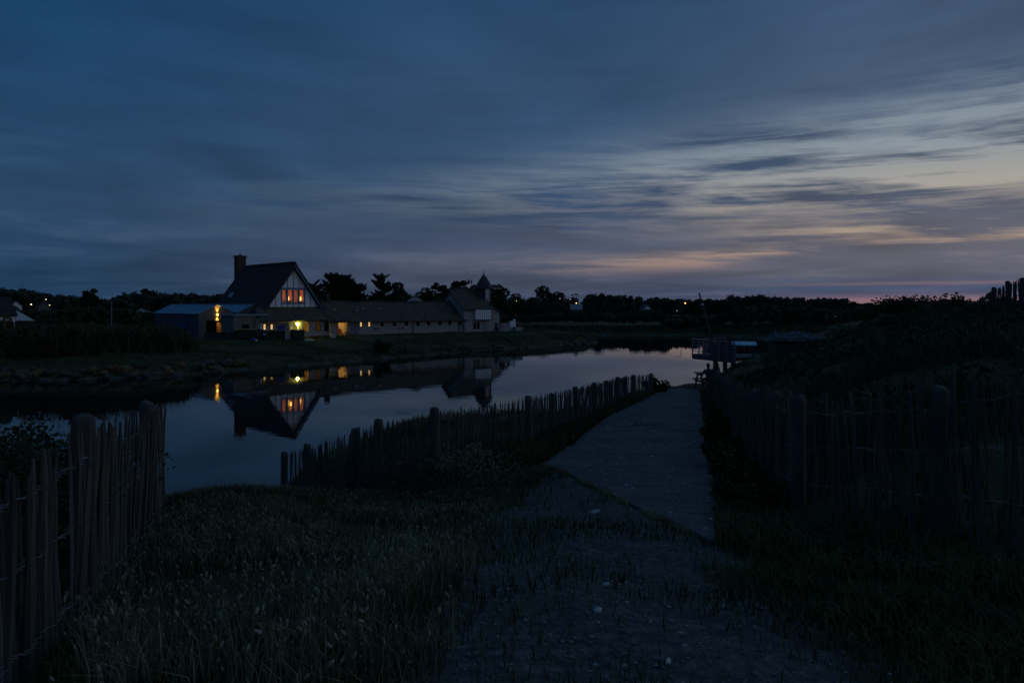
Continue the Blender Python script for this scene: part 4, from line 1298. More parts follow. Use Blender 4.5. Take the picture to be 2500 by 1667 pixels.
def paling(name, label, line, posts, gap, meshes, lift=0.0, jitter=0.05, wires=(0.22, 0.62, 0.9), lean=0.03, seed=1, post_extra=0.07, wscale=1.0, miss=0.0):
    """line: (px, y of pale tops, depth) down the fence; posts: (px, y of top, depth, width factor)"""
    rnd = random.Random(seed)
    P = [W(*q) for q in line]
    cum = [0.0]
    for a, b in zip(P[:-1], P[1:]):
        cum.append(cum[-1] + math.hypot(b.x - a.x, b.y - a.y))
    mid = P[len(P) // 2]
    root = empty(name, (mid.x, mid.y, gz(mid.x, mid.y)), 0, label, 'fence')
    o_ = root.location

    def at(s):
        s = min(max(s, 0), cum[-1])
        i = max(k for k in range(len(cum) - 1) if cum[k] <= s + 1e-9)
        t = (s - cum[i]) / max(cum[i + 1] - cum[i], 1e-9)
        return P[i].lerp(P[i + 1], t), (P[i + 1] - P[i])
    ss = []
    s = 0.02
    while s < cum[-1]:
        ss.append(s)
        s += gap * rnd.uniform(0.7, 1.35)
    pts = [at(s)[0] for s in ss]
    base = height([p.x for p in pts], [p.y for p in pts])
    for p, zb in zip(pts, base):
        if rnd.random() < miss:
            continue
        top = p.z + rnd.gauss(0, jitter) + lift
        zb = float(zb) - 0.06
        me = meshes[rnd.randrange(len(meshes))]
        o = bpy.data.objects.new('pale', me)
        o.location = (p.x - o_.x + rnd.uniform(-.012, .012), p.y - o_.y + rnd.uniform(-.012, .012), zb - o_.z)
        o.rotation_euler = (rnd.gauss(0, lean), rnd.gauss(0, lean), rnd.uniform(0, 6.28))
        k = rnd.uniform(0.8, 1.25) * wscale
        o.scale = (k, k, max(top - zb, 0.3))
        COL.objects.link(o)
        o.parent = root
    for i, (px, py, D, f) in enumerate(posts):
        p = W(px, py, D)
        zb = gz(p.x, p.y) - 0.08
        o = bpy.data.objects.new('post', POSTS[i % len(POSTS)])
        o.location = (p.x - o_.x, p.y - o_.y, zb - o_.z)
        o.rotation_euler = (rnd.gauss(0, .012), rnd.gauss(0, .012), rnd.uniform(0, 6))
        o.scale = (f, f, p.z - zb)
        COL.objects.link(o)
        o.parent = root
    for f in wires:
        for ph in (0, 1):
            mb = MB()
            wp = []
            for k, (p, zb) in enumerate(zip(pts, base)):
                d = at(ss[k])[1]
                nrm = Vector((-d.y, d.x, 0)).normalized()
                z = zb + (p.z - zb) * f + 0.012 * math.sin(k * 0.9 + f * 9) + rnd.uniform(-.008, .008)
                sg = 1 if (k + ph) % 2 else -1
                wp.append(Vector((p.x, p.y, z)) + nrm * 0.024 * sg * wscale - o_)
            mb.tube(wp, 0.0028, 3)
            mb.obj('wire', M['wire'], root)
    return root


paling('paling_fence', 'split chestnut paling fence in the near left corner, tallest pales in view', [(-160, 1200, 2.45), (0, 1160, 3.1), (100, 1118, 3.7), (160, 1082, 4.1), (215, 1050, 4.7), (290, 1026, 5.6), (340, 1008, 6.6), (388, 992, 7.6), (402, 990, 8.0)],
       [(205, 1014, 4.75, 1.05), (371, 979, 7.35, 1.05)], 0.060, BLUNT, jitter=0.045, lean=0.03, seed=3, wires=(0.16, 0.55, 0.86))
paling('paling_fence', 'pointed paling fence between the pond and the left side of the concrete path', [(690, 1110, 18.0), (750, 1090, 17), (803, 1072, 16), (865, 1052, 15), (925, 1034, 14), (1060, 1010, 12.8), (1170, 988, 14.2), (1290, 969, 15.8), (1347, 961, 18), (1405, 946, 21), (1452, 936, 24), (1480, 930, 26), (1507, 922, 28), (1527, 919, 29.5), (1547, 916, 31), (1592, 912, 33)],
       [(693, 1103, 18.0, 1.25), (750, 1083, 17, 1.25), (868, 1044, 15, 1.25), (928, 1022, 14, 1.25), (1061, 994, 12.8, 1.25), (1292, 966, 15.8, 1.25), (1347, 960, 18, 1.25), (1406, 944, 21, 1.25), (1452, 934, 24, 1.25), (1480, 929, 26, 1.25), (1507, 920, 28, 1.25), (1527, 919, 29.5, 1.25), (1547, 915, 31, 1.25), (1590, 911, 33, 1.25)], 0.088, PALES, jitter=0.035, seed=5)
paling('paling_fence', 'weathered paling fence along the right side of the concrete path, below the dune', [(1738, 903, 31.5), (1748, 910, 26), (1760, 919, 22), (1790, 934, 16), (1830, 949, 12), (1893, 963, 9), (1950, 975, 7.4), (2110, 968, 6.75), (2290, 955, 6.0), (2400, 925, 5.65), (2500, 905, 5.35), (2700, 880, 4.8)],
       [(1738, 902, 31.5, 1.), (1755, 914, 24, 1.0), (1775, 925, 19, 1.0), (1806, 938, 14.5, 1.), (1850, 951, 11, 1.0), (1893, 955, 9, 1.0), (1950, 965, 7.4, .95), (2290, 944, 6.0, 1.0), (2560, 900, 5.2, 1.0)], 0.058, BLUNT, jitter=0.055, seed=9, lean=0.03, wires=(0.3, 0.6, 0.88), wscale=1.2)
paling('paling_fence', 'dark paling fence on the crest of the dune at the right edge', [(2378, 740, 30), (2400, 726, 29), (2420, 710, 28), (2440, 702, 27.5), (2470, 688, 27), (2500, 680, 26.5), (2600, 676, 26), (2760, 672, 25)],
       [(2382, 738, 30, 1.0), (2426, 701, 28, 1.1), (2462, 686, 27, 1.2), (2497, 678, 26.5, 1.2)], 0.05, BLUNT, jitter=0.05, seed=12, wires=(0.4, 0.85), wscale=2.0)

# ------------------------------------------------------------------ vegetation builders
def blades(name, x, y, h, w, lean, mat, z=None, curve=0.45, kind='stuff', parent=None, rng=RNG, sink=0.02, off=None):
    n = len(x)
    if z is None:
        z = height(x, y)
    a = rng.uniform(0, 2 * np.pi, n)
    b = rng.uniform(0, 2 * np.pi, n)
    dx, dy = np.cos(a), np.sin(a)
    ex, ey = np.cos(b), np.sin(b)
    ln = lean * rng.uniform(0.2, 1.0, n) * h
    hw = w * rng.uniform(0.6, 1.2, n) / 2
    base = np.stack([x, y, z - sink], -1)
    side = np.stack([dx, dy, np.zeros(n)], -1) * hw[:, None]
    m = base + np.stack([ex * ln * curve * .6, ey * ln * curve * .6, h * 0.55 + sink], -1)
    tip = base + np.stack([ex * ln, ey * ln, h * (1 - 0.25 * lean) + sink], -1)
    V = np.stack([base - side, base + side, m + side * 0.8, m - side * 0.8, tip], 1).reshape(-1, 3)
    i = np.arange(n)[:, None] * 5
    q = i + np.array([0, 1, 2, 3])
    t = i + np.array([3, 2, 4])
    if off is not None:
        V = V - np.array(off)
    o = link(name, np_mesh(name, V, q, t), mat, parent)
    if kind:
        tag(o, kind=kind)
    return o


def leaf_cloud(pts, size, rng, flat=0.0, aspect=1.0, dirs=None):
    """random leaf quads at pts, returns verts, quads"""
    n = len(pts)
    u = rng.normal(size=(n, 3))
    if dirs is not None:
        u = dirs + 0.35 * u
    u /= np.linalg.norm(u, axis=1, keepdims=True)
    v = rng.normal(size=(n, 3))
    v -= (v * u).sum(1, keepdims=True) * u
    v /= np.linalg.norm(v, axis=1, keepdims=True)
    s = (size * rng.uniform(0.55, 1.3, n))[:, None] * 0.5
    u = u * s * aspect
    v = v * s
    V = np.stack([pts - u, pts - v * 0.8, pts + u, pts + v * 0.8], 1).reshape(-1, 3)
    return V, np.arange(n * 4).reshape(n, 4)


def lobes_points(lobes, n, rng, shell=0.55):
    """points spread through the outer shell of several ellipsoid lobes (cx,cy,cz,rx,ry,rz)"""
    L = np.array(lobes)
    vol = (L[:, 3] * L[:, 4] * L[:, 5]) ** (2 / 3)
    k = rng.choice(len(L), n, p=vol / vol.sum())
    d = rng.normal(size=(n, 3))
    d /= np.linalg.norm(d, axis=1, keepdims=True)
    r = shell + (1.04 - shell) * rng.random(n) ** 0.6
    return L[k, :3] + d * r[:, None] * L[k, 3:]


def tree(name, px, base_D, top_y, width_m, label, kind='round', mat='leaf', n=3500, leaf=0.42, seed=1, group=None, trunk=0.16, crown_low=0.3, cat='tree'):
    rng = np.random.default_rng(seed)
    x, y = X_(px, base_D), base_D
    z = gz(x, y)
    H = EYE - (top_y - 745) * base_D / FPX - z
    leaf = leaf * (1.4 if base_D > 130 else 1.0)
    t = empty(name, (x, y, z), 0, label, cat, group)
    tr = MB()
    br = []
    lean = rng.uniform(-.05, .05) * H
    tp = [(lean * f, 0, H * f * 0.85) for f in (0, .3, .6, 1)]
    tr.tube(tp, [trunk, trunk * .8, trunk * .5, trunk * .15], 7)
    pts_l, dirs = [], None
    if kind == 'round':
        lobes = []
        for i in range(11):
            a, q = rng.uniform(0, 6.28), rng.uniform(0, 1)
            zc = H * (crown_low + (0.92 - crown_low) * rng.uniform(0.1, 0.85))
            rr = width_m / 2 * rng.uniform(0.25, 0.5) * (1.1 - 0.35 * zc / H)
            off = (width_m / 2 - rr) * math.sqrt(q) * (1.15 - .6 * abs(zc / H - .55))
            lobes.append((off * math.cos(a), off * math.sin(a), min(zc, H - rr * .8), rr, rr, rr * 0.8))
        lobes.append((0, 0, H * 0.62, width_m * .3, width_m * .3, H * .25))
        lobes.append((lean, 0, H - width_m * .14, width_m * .22, width_m * .22, width_m * .14))
        pts = lobes_points(lobes, n, rng)
        for l in lobes[:8]:
            tr.tube([(lean * .4, 0, H * crown_low), (l[0] * .6, l[1] * .6, (H * crown_low + l[2]) / 2), l[:3]], [trunk * .4, trunk * .25, trunk * .08], 5)
        V, Q = leaf_cloud(pts, leaf, rng)
    elif kind == 'cypress':
        pl, dl = [], []
        nb = int(n / 26)
        for i in range(nb):
            f = rng.uniform(crown_low * .6, 1.0) ** 0.9
            a = rng.uniform(0, 6.28)
            ln = width_m / 2 * (1.15 - f) ** 0.6 * rng.uniform(0.6, 1.4) + 0.35
            up = rng.uniform(0.1, 0.6)
            p0 = np.array([lean * f, 0, H * f * 0.92])
            d = np.array([math.cos(a), math.sin(a), up])
            d /= np.linalg.norm(d)
            p1 = p0 + d * ln
            if i % 3 == 0:
                tr.tube([p0, p0 + d * ln * .5, p1], [trunk * .3, trunk * .18, 0.01], 4)
            s = rng.uniform(0.15, 1.0, 26) ** 0.8
            sp = (1.05 - s)[:, None] * 0.15 * ln * rng.normal(size=(26, 3)) * np.array([1, 1, .5])
            pl.append(p0 + d * ln * s[:, None] + sp + np.array([0, 0, 0.12]) * (s ** 2)[:, None] * ln)
            dl.append(np.tile(d + np.array([0, 0, .25]), (26, 1)))
        pts, dirs = np.concatenate(pl), np.concatenate(dl)
        V, Q = leaf_cloud(pts, leaf * .8, rng, aspect=3.0, dirs=dirs)
    elif kind == 'pine':
        lobes = []
        for i in range(9):
            a = rng.uniform(0, 6.28)
            f = rng.uniform(crown_low, 1.0)
            off = width_m / 2 * rng.uniform(0.2, 0.8)
            rr = width_m * rng.uniform(0.14, 0.22)
            zc = H * f - rr * .3
            lobes.append((off * math.cos(a), off * math.sin(a), zc, rr, rr, rr * .55))
            tr.tube([(lean * f, 0, zc - off * .5), (off * .6 * math.cos(a), off * .6 * math.sin(a), zc - off * .15), lobes[-1][:3]], [trunk * .35, trunk * .25, trunk * .1], 5)
        pts = lobes_points(lobes, n, rng, 0.3)
        V, Q = leaf_cloud(pts, leaf, rng, aspect=1.4)
    tr.obj('trunk', M['bark'], t)
    link('crown', np_mesh('crown', V, Q), M[mat], t)
    return t


def shrub(name, x, y, w, h, label, n=1800, leaf=0.07, mat='leaf', seed=3, cat='shrub', group=None, dx=1.0, stems=14, kind='leafy'):
    rng = np.random.default_rng(seed)
    z = gz(x, y)
    t = empty(name, (x, y, z), 0, label, cat, group)
    st = MB()
    lobes = []
    for i in range(stems):
        a, q = rng.uniform(0, 6.28), math.sqrt(rng.uniform(0, 1))
        e = Vector((q * w / 2 * math.cos(a) * dx, q * w / 2 * math.sin(a), h * rng.uniform(0.45, 0.95) * (1.1 - .45 * q)))
        b = Vector((e.x * .25, e.y * .25, -0.05))
        st.tube([b, b.lerp(e, .5) + Vector((0, 0, h * .06)), e], [0.014, 0.009, 0.004], 4)
        rr = w * rng.uniform(0.12, 0.2)
        lobes.append((e.x, e.y, e.z * .8, rr, rr, rr * .9))
        lobes.append((e.x * .7, e.y * .7, e.z * .4, rr, rr, rr))
    st.obj('stems', M['bark'], t)
    for c in t.children:
        c['kind'] = 'stuff'
    pts = lobes_points(lobes, n, rng, 0.2)
    pts[:, 2] = np.maximum(pts[:, 2], 0.01)
    V, Q = leaf_cloud(pts, leaf, rng, aspect=1.3 if kind == 'leafy' else 3.5)
    link('foliage', np_mesh('foliage', V, Q), M[mat], t)['kind'] = 'stuff'
    return t


# ------------------------------------------------------------------ trees behind the buildings and beyond
tree('cypress_tree', 764, 135, 684, 6.0, 'small dark cypress showing right of the white gable', 'cypress', 'cyp', 1600, 0.34, 21, 'trees behind the buildings', crown_low=.35)
tree('cypress_tree', 826, 150, 668, 9.6, 'broad dark cypress with ragged sprays, left of the two behind the long building', 'cypress', 'cyp', 5200, 0.40, 22, 'trees behind the buildings', crown_low=.25)
tree('cypress_tree', 872, 150, 690, 5.4, 'short dark cypress crowded against the right of the broad cypress', 'cypress', 'cyp', 2000, 0.36, 27, 'trees behind the buildings', crown_low=.25)
tree('cypress_tree', 934, 152, 665, 6.4, 'narrow leaning cypress with open pointed top behind the long building', 'cypress', 'cyp', 1900, 0.36, 24, 'trees behind the buildings', crown_low=.3)
tree('round_tree', 974, 155, 689, 6.0, 'round leafy tree just right of the narrow cypress', 'round', 'leaf', 2400, 0.34, 25, 'trees behind the buildings')
tree('round_tree', 1040, 158, 702, 6.8, 'low round tree behind the right part of the long roof', 'round', 'leaf', 2200, 0.34, 26, 'trees behind the buildings')
tree('pine_tree', 1072, 160, 688, 4.2, 'leftmost of the three flat pines behind the turreted house', 'pine', 'cyp', 1100, 0.32, 31, 'trees behind the buildings', crown_low=.7)
tree('pine_tree', 1097, 160, 692, 3.6, 'middle of the three flat pines behind the turreted house', 'pine', 'cyp', 900, 0.32, 32, 'trees behind the buildings', crown_low=.72)
tree('pine_tree', 1123, 160, 686, 4.8, 'rightmost of the three flat pines, nearest the turret', 'pine', 'cyp', 1300, 0.32, 33, 'trees behind the buildings', crown_low=.68)
tree('round_tree', 1152, 160, 684, 3.0, 'thin airy tree top against the left of the spire', 'round', 'leaf', 420, 0.30, 34, 'trees behind the buildings', crown_low=.6)
tree('round_tree', 1214, 160, 694, 7.6, 'dark leafy tree behind and right of the turret', 'round', 'leaf', 3600, 0.36, 35, 'trees behind the buildings')
tree('round_tree', 1262, 190, 716, 6.6, 'low bushy tree by the white lamp right of the turret', 'round', 'leaf', 2000, 0.36, 36, 'trees beyond the pond')
tree('round_tree', 1326, 235, 698, 9.0, 'tallest pointed tree of the dark wood right of the turret', 'round', 'farleaf', 2600, 0.42, 37, 'trees beyond the pond')
tree('round_tree', 1362, 235, 712, 9.5, 'broad dark tree between the pointed tree and the poplars', 'round', 'farleaf', 2600, 0.42, 38, 'trees beyond the pond')
for i, px in enumerate((1396, 1402, 1408)):
    tree('poplar_tree', px, 230, (719, 717, 718)[i], 1.2, ('leftmost', 'middle', 'rightmost')[i] + ' of three slim poplars above the orange street lamp', 'round', 'farleaf', 300, 0.42, 40 + i, 'slim poplars', crown_low=.3)
tree('round_tree', 209, 150, 710, 3.4, 'small round tree on the far left skyline, left of a pair', 'round', 'farleaf', 1500, 0.4, 50, 'trees on the left skyline')
tree('round_tree', 226, 150, 706, 2.9, 'taller narrow tree on the far left skyline, right of a pair', 'round', 'farleaf', 1500, 0.4, 51, 'trees on the left skyline')
tree('flat_topped_tree', 353, 170, 706, 2.0, 'tiny flat-topped tree on the skyline left of the garage', 'pine', 'farleaf', 160, 0.4, 52, 'trees on the left skyline', crown_low=.92, trunk=.1)


def wood(name, prof, D, dd, step, n_each, leaf, seed, mat='farleaf', low=0.0, wobble=5):
    """a far wood that reads as one mass: crowns side by side, tops following prof [(px, y)]"""
    rng = np.random.default_rng(seed)
    P = np.array(prof)
    allV, allQ, b = [], [], 0
    px = P[0, 0]
    while px < P[-1, 0]:
        d = D + rng.uniform(0, dd)
        ty = np.interp(px, P[:, 0], P[:, 1]) + rng.uniform(-.3, 1) * wobble * (rng.random() < .8)
        x = X_(px, d)
        z0 = 2.0
        top = EYE - (ty - 745) * d / FPX
        H = max(top - z0, 1.2)
        w = step * d / FPX * rng.uniform(1.1, 2.0)
        lobes = []
        for i in range(6):
            rr = w * rng.uniform(.22, .42)
            lobes.append((x + rng.uniform(-.5, .5) * w, d + rng.uniform(-.5, .5) * w, z0 + H - rr * .8 - abs(rng.normal()) * H * .25, rr, rr, rr * .8))
        lobes[0] = (x, d, top - w * .3, w * .36, w * .36, w * .3)
        lobes.append((x, d, z0 + H * .4, w * .6, w * .5, H * .45))
        pts = lobes_points(lobes, n_each, rng, .45)
        V, Q = leaf_cloud(pts, leaf, rng)
        allV.append(V); allQ.append(Q + b); b += len(V)
        # dense inside of the crown
        mb = MB()
        for l in lobes:
            mb.ball(l[:3], (l[3] * .8, l[4] * .8, l[5] * .8), 7, 5)
        vv = np.array(mb.v)
        allV.append(vv); allQ.append(np.array(mb.f) + b); b += len(vv)
        px += step * rng.uniform(.5, 1.1)
    o = link(name, np_mesh(name, np.concatenate(allV), np.concatenate(allQ)), M[mat])
    tag(o, kind='stuff')
    return o


wood('far_wood', [(1180, 742), (1260, 733), (1300, 728), (1370, 735), (1425, 742), (1440, 718), (1480, 715), (1530, 720), (1580, 724), (1620, 726), (1660, 730), (1690, 728), (1730, 730), (1765, 728), (1790, 718), (1850, 718), (1900, 724), (1960, 724), (2020, 722), (2060, 726), (2100, 736), (2160, 738), (2260, 742)], 212, 30, 20, 520, 0.78, 71, wobble=7)
wood('far_wood', [(-200, 700), (40, 702), (88, 704), (110, 716), (160, 720), (240, 724), (290, 722), (320, 710), (345, 712), (372, 708), (400, 714), (480, 716), (530, 718), (560, 715), (640, 716), (900, 716), (1200, 720)], 225, 45, 24, 420, 0.95, 72, wobble=5)
wood('hillside_scrub', [(1640, 792), (1700, 786), (1760, 768), (1800, 752), (1850, 742), (1920, 746), (1990, 750), (2060, 752), (2120, 752), (2180, 756), (2260, 756)], 122, 25, 15, 420, 0.45, 73, wobble=6)
wood('hedge', [(1180, 772), (1300, 768), (1360, 762), (1385, 755), (1460, 757), (1520, 764), (1560, 754), (1605, 753), (1640, 768), (1720, 776)], 138, 14, 13, 260, 0.5, 74, wobble=5)
wood('garden_trees', [(-150, 748), (20, 742), (60, 752), (100, 758), (160, 750), (220, 748), (300, 752), (380, 756), (420, 750), (520, 740), (600, 738)], 96, 18, 16, 260, 0.42, 75, 'leaf', wobble=6)

# ------------------------------------------------------------------ rocks along the far bank
def rock_mesh(seed):
    rnd = random.Random(seed)
    import bmesh
    bm = bmesh.new()
    bmesh.ops.create_icosphere(bm, subdivisions=1, radius=1.0)
    for v in bm.verts:
        v.co *= rnd.uniform(0.72, 1.12)
        v.co.z *= 0.75
    me = bpy.data.meshes.new('rock')
    bm.to_mesh(me)
    bm.free()
    return me


def rocks():
    rnd = random.Random(4)
    grey = [rock_mesh(i) for i in range(6)]
    rust = [rock_mesh(20 + i) for i in range(5)]
    pale = [rock_mesh(40 + i) for i in range(4)]
    for m_, ms in (('rock', grey), ('rust_rock', rust), ('rock', pale)):
        for me in ms:
            me.materials.append(M[m_])
    root = empty('rock_embankment', (X_(300, 51), 51, 0.4))
    tag(root, kind='structure')
    o_ = root.location
    pts = []
    P = [(-120, 49.2), (0, 49.3), (200, 50), (400, 52), (500, 54.5), (620, 58)]
    for row, (off, zz) in enumerate(((-0.1, 0.0), (0.45, 0.35), (1.1, 0.75))):
        px = -120.0
        while px < 620:
            d = np.interp(px, [p[0] for p in P], [p[1] for p in P]) + off + rnd.uniform(-.25, .25)
            r = rnd.uniform(0.24, 0.62) * (0.9 if row == 0 else 1.0)
            if rnd.random() < 0.93 - max(0, (px - 450) / 400) - 0.05 * row:
                pts.append((X_(px, d), d, r, row))
            px += r * 2.0 * FPX / d * rnd.uniform(0.8, 1.15)
    H = height([p[0] for p in pts], [p[1] for p in pts])
    for (x, y, r, row), h in zip(pts, H):
        ms = rust if (row >= 1 and rnd.random() < 0.3 * row) else (pale if rnd.random() < .2 else grey)
        o = bpy.data.objects.new('rock', ms[rnd.randrange(len(ms))])
        o.location = (x - o_.x, y - o_.y, max(float(h), -0.1) + r * 0.22 - o_.z)
        o.rotation_euler = (rnd.uniform(-.4, .4), rnd.uniform(-.4, .4), rnd.uniform(0, 6.3))
        o.scale = (r * rnd.uniform(.9, 1.6), r * rnd.uniform(.8, 1.1), r * rnd.uniform(.65, 1.0))
        COL.objects.link(o)
        o.parent = root
    root2 = empty('rubble_bank', (X_(1150, 80), 80, 0.3))
    tag(root2, kind='structure')
    o_ = root2.location
    P = [(780, 64), (1000, 72.5), (1150, 80), (1300, 89), (1400, 94), (1455, 97.5)]
    pts = []
    for i in range(120):
        px = rnd.choice([rnd.uniform(860, 1000), rnd.uniform(1050, 1300), rnd.uniform(1050, 1200), rnd.uniform(1380, 1450)])
        d = np.interp(px, [p[0] for p in P], [p[1] for p in P]) + abs(rnd.gauss(0.3, 1.5))
        pts.append((X_(px, d), d, rnd.uniform(0.12, 0.38)))
    H = height([p[0] for p in pts], [p[1] for p in pts])
    for (x, y, r), h in zip(pts, H):
        ms = grey if rnd.random() < .8 else pale
        o = bpy.data.objects.new('rock', ms[rnd.randrange(len(ms))])
        o.location = (x - o_.x, y - o_.y, max(float(h), -0.05) + r * 0.15 - o_.z)
        o.rotation_euler = (rnd.uniform(-.4, .4), rnd.uniform(-.4, .4), rnd.uniform(0, 6.3))
        o.scale = (r * rnd.uniform(.9, 1.7), r, r * rnd.uniform(.5, .9))
        COL.objects.link(o)
        o.parent = root2


rocks()


# ------------------------------------------------------------------ things on the lawn
def container(px, D, w, d, h, rz, label, body='bin', lid='lid', open_=0.0, wheels=True, group='bins in front of the house', name='refuse_container'):
    x = X_(px, D)
    t = empty(name, (x, D, gz(x, D)), R(rz), label, 'bin', group)
    b = MB()
    f = 0.88
    lo = [(-w / 2 * f, -d / 2 * f, 0.12), (w / 2 * f, -d / 2 * f, 0.12), (w / 2 * f, d / 2 * f, 0.12), (-w / 2 * f, d / 2 * f, 0.12)]
    hi = [(-w / 2, -d / 2, h), (w / 2, -d / 2, h), (w / 2, d / 2, h), (-w / 2, d / 2, h)]
    b.add(lo + hi, [(0, 3, 2, 1), (4, 5, 6, 7), (0, 1, 5, 4), (1, 2, 6, 5), (2, 3, 7, 6), (3, 0, 4, 7)])
    bo = b.obj('body', M[body], t)
    MB().box(-w / 2 - 0.03, w / 2 + 0.03, -d / 2 - 0.03, d / 2 + 0.03, h + 0.001, h + 0.05).obj('rim', M[body], t)
    l = MB()
    n = 6
    arc = [(-d / 2 + d * i / n, h + 0.052 + 0.16 * w * .6 * math.sin(math.pi * (0.12 + 0.88 * i / n))) for i in range(n + 1)]
    pts = [(-w / 2 - 0.02, y, z) for y, z in arc] + [(-w / 2 - 0.02, d / 2, h + 0.051), (-w / 2 - 0.02, -d / 2, h + 0.051)]
    l.prism(pts, (w + 0.04, 0, 0))
    lo_ = l.obj('lid', M[lid], t)
    MB().tube([(-w * .3, -d / 2 - 0.05, h + 0.07), (w * .3, -d / 2 - 0.05, h + 0.07)], 0.018, 5).obj('handle', M['dark_metal'], t)
    for sx in (-1, 1):
        for sy in ((-1, 1) if w > 0.9 else (1,)):
            MB().tube([(sx * w * .38 - 0.03, sy * d * .36, 0.075), (sx * w * .38 + 0.03, sy * d * .36, 0.075)], 0.075, 10).obj('wheel', M['dark_metal'], t)
        if w <= 0.9:
            MB().box(sx * w * .36 - .03, sx * w * .36 + .03, -d * .4, -d * .3, 0.0, 0.125).obj('foot', M['dark_metal'], t)
    return t


def sack(px, D, r, label, mat):
    x = X_(px, D)
    t = empty('sack', (x, D, gz(x, D)), 0.3, label, 'sack')
    rnd = random.Random(px)
    mb = MB().lathe([(r * .75, 0), (r, r * .35), (r * .95, r * .8), (r * .55, r * 1.25), (r * .16, r * 1.42), (r * .22, r * 1.6)], 12)
    mb.v = [(v[0] * rnd.uniform(.86, 1.12), v[1] * rnd.uniform(.86, 1.12), v[2]) for v in mb.v]
    mb.obj('bag', M[mat], t, True)
    MB().tube([(-r * .17, 0, r * 1.42), (r * .17, 0, r * 1.42)], 0.02, 5).obj('tie', M['dark_metal'], t)


container(588, 76.2, 1.25, 0.8, 0.95, 20, 'dark refuse container with olive lid, leftmost of the bins before the house', 'bin')
container(611, 76.6, 1.2, 0.8, 0.95, 24, 'dark refuse container with olive lid, second from the left, behind the blue sack', 'bin')
container(633, 77.0, 0.75, 0.75, 0.98, 30, 'plain dark wheeled bin between the olive-lidded containers and the round bin', 'bin_grey', 'bin_grey')
container(668, 77.2, 0.85, 0.75, 0.92, 32, 'olive-lidded bin right of the round pale bin, below the small lit windows', 'bin')
container(686, 77.6, 0.8, 0.75, 0.94, 36, 'olive-lidded bin with a blue crate standing on it', 'bin')
container(726, 77.6, 1.37, 0.95, 0.98, 40, 'large green refuse container under the bright wall lantern', 'bin', 'bin')
container(813, 80.5, 0.5, 0.5, 0.62, 30, 'pale bin with dark lid by the lit doorway', 'pale_plastic', 'bin_grey')


def round_bin():
    x = X_(649, 76.8)
    t = empty('round_bin', (x, 76.8, gz(x, 76.8)), 0, 'round grey litter bin with pale label in the row of containers', 'bin', 'bins in front of the house')
    MB().lathe([(0.36, 0), (0.40, 0.1), (0.42, 0.85), (0.44, 0.9)], 14).obj('body', M['bin_grey'], t, True)
    MB().lathe([(0.45, 0.901), (0.4, 0.98), (0.2, 1.04)], 14).obj('lid', M['bin'], t, True)
    MB().box(-0.14, 0.14, -0.45, -0.42, 0.55, 0.78).obj('sticker', M['pale_plastic'], t)


round_bin()
sack(617, 74.6, 0.26, 'blue plastic sack on the grass before the bins', 'bin_blue')
sack(625, 74.4, 0.17, 'small pale plastic bag beside the blue sack', 'pale_plastic')


def crate(px, D, w, d, h, rz, z, name, label, mat, cat='crate'):
    x = X_(px, D)
    t = empty(name, (x, D, gz(x, D) + z), R(rz), label, cat)
    b = MB().box(-w / 2, w / 2, -d / 2, d / 2, 0, 0.04)
    for sx in (-1, 1):
        b.box(sx * w / 2 - (0.03 if sx > 0 else 0), sx * w / 2 + (0 if sx > 0 else 0.03), -d / 2, d / 2, 0.041, h)
    b.obj('shell', M[mat], t)['kind'] = 'stuff'
    for sy in (-1, 1):
        y0 = sy * d / 2 - (0.03 if sy > 0 else 0)
        for k in range(3):
            MB().box(-w / 2 + 0.031, w / 2 - 0.031, y0, y0 + 0.03, 0.05 + (h - .05) * k / 3, 0.05 + (h - 0.05) * (k + .85) / 3).obj('slat', M[mat], t)
    return t


crate(686, 77.6, 0.72, 0.6, 0.55, 36, 1.10, 'crate', 'blue plastic crate on the lid of an olive-lidded bin', 'bin_blue')
crate(701, 77.8, 0.6, 0.6, 0.7, 36, 0.0, 'crate', 'pale plastic crate at the left end of the yellow-lit porch', 'pale_plastic')
crate(847, 84.6, 0.42, 0.35, 0.45, 36, 0.0, 'crate', 'small red crate right of the lit doorway', 'red_plastic')


def planter(px, D, w, label):
    x = X_(px, D)
    t = empty('planter', (x, D, gz(x, D)), R(25), label, 'planter', 'dark planters before the garage')
    MB().box(-w / 2, w / 2, -.25, .25, 0, .05).obj('base', M['dark_timber'], t)
    for k in range(4):
        for sy in (-1, 1):
            MB().box(-w / 2, w / 2, sy * .25 - .02, sy * .25 + .02, .052 + k * .17, .21 + k * .17).obj('board', M['dark_timber'], t)
    for sx in (-1, 1):
        MB().box(sx * w / 2 - .03, sx * w / 2 + .03, -.3, .3, 0.0, .78).obj('end_panel', M['dark_timber'], t)
    MB().box(-w / 2 + .04, w / 2 - .04, -.22, .22, .5, .6).obj('soil', M['bark'], t)


planter(512, 75.5, 1.0, 'dark wooden planter, leftmost of three before the garage door')
planter(537, 75.8, 1.0, 'dark wooden planter, middle of three before the garage door')
planter(562, 76.0, 1.1, 'dark wooden planter, rightmost of three, beside the bins')

x_ = X_(754, 77.4)
sl_ = empty('paving_slab', (x_, 77.4, gz(x_, 77.4)), R(38), 'pale stone slab lying in the lantern light beside the green container', 'slab')
MB().box(-.55, .55, -.3, .3, -.03, .1).obj('slab_block', M['white_stone'], sl_)
MB().box(-.4, .35, -.2, .25, .101, .17).obj('slab_block', M['white_stone'], sl_)


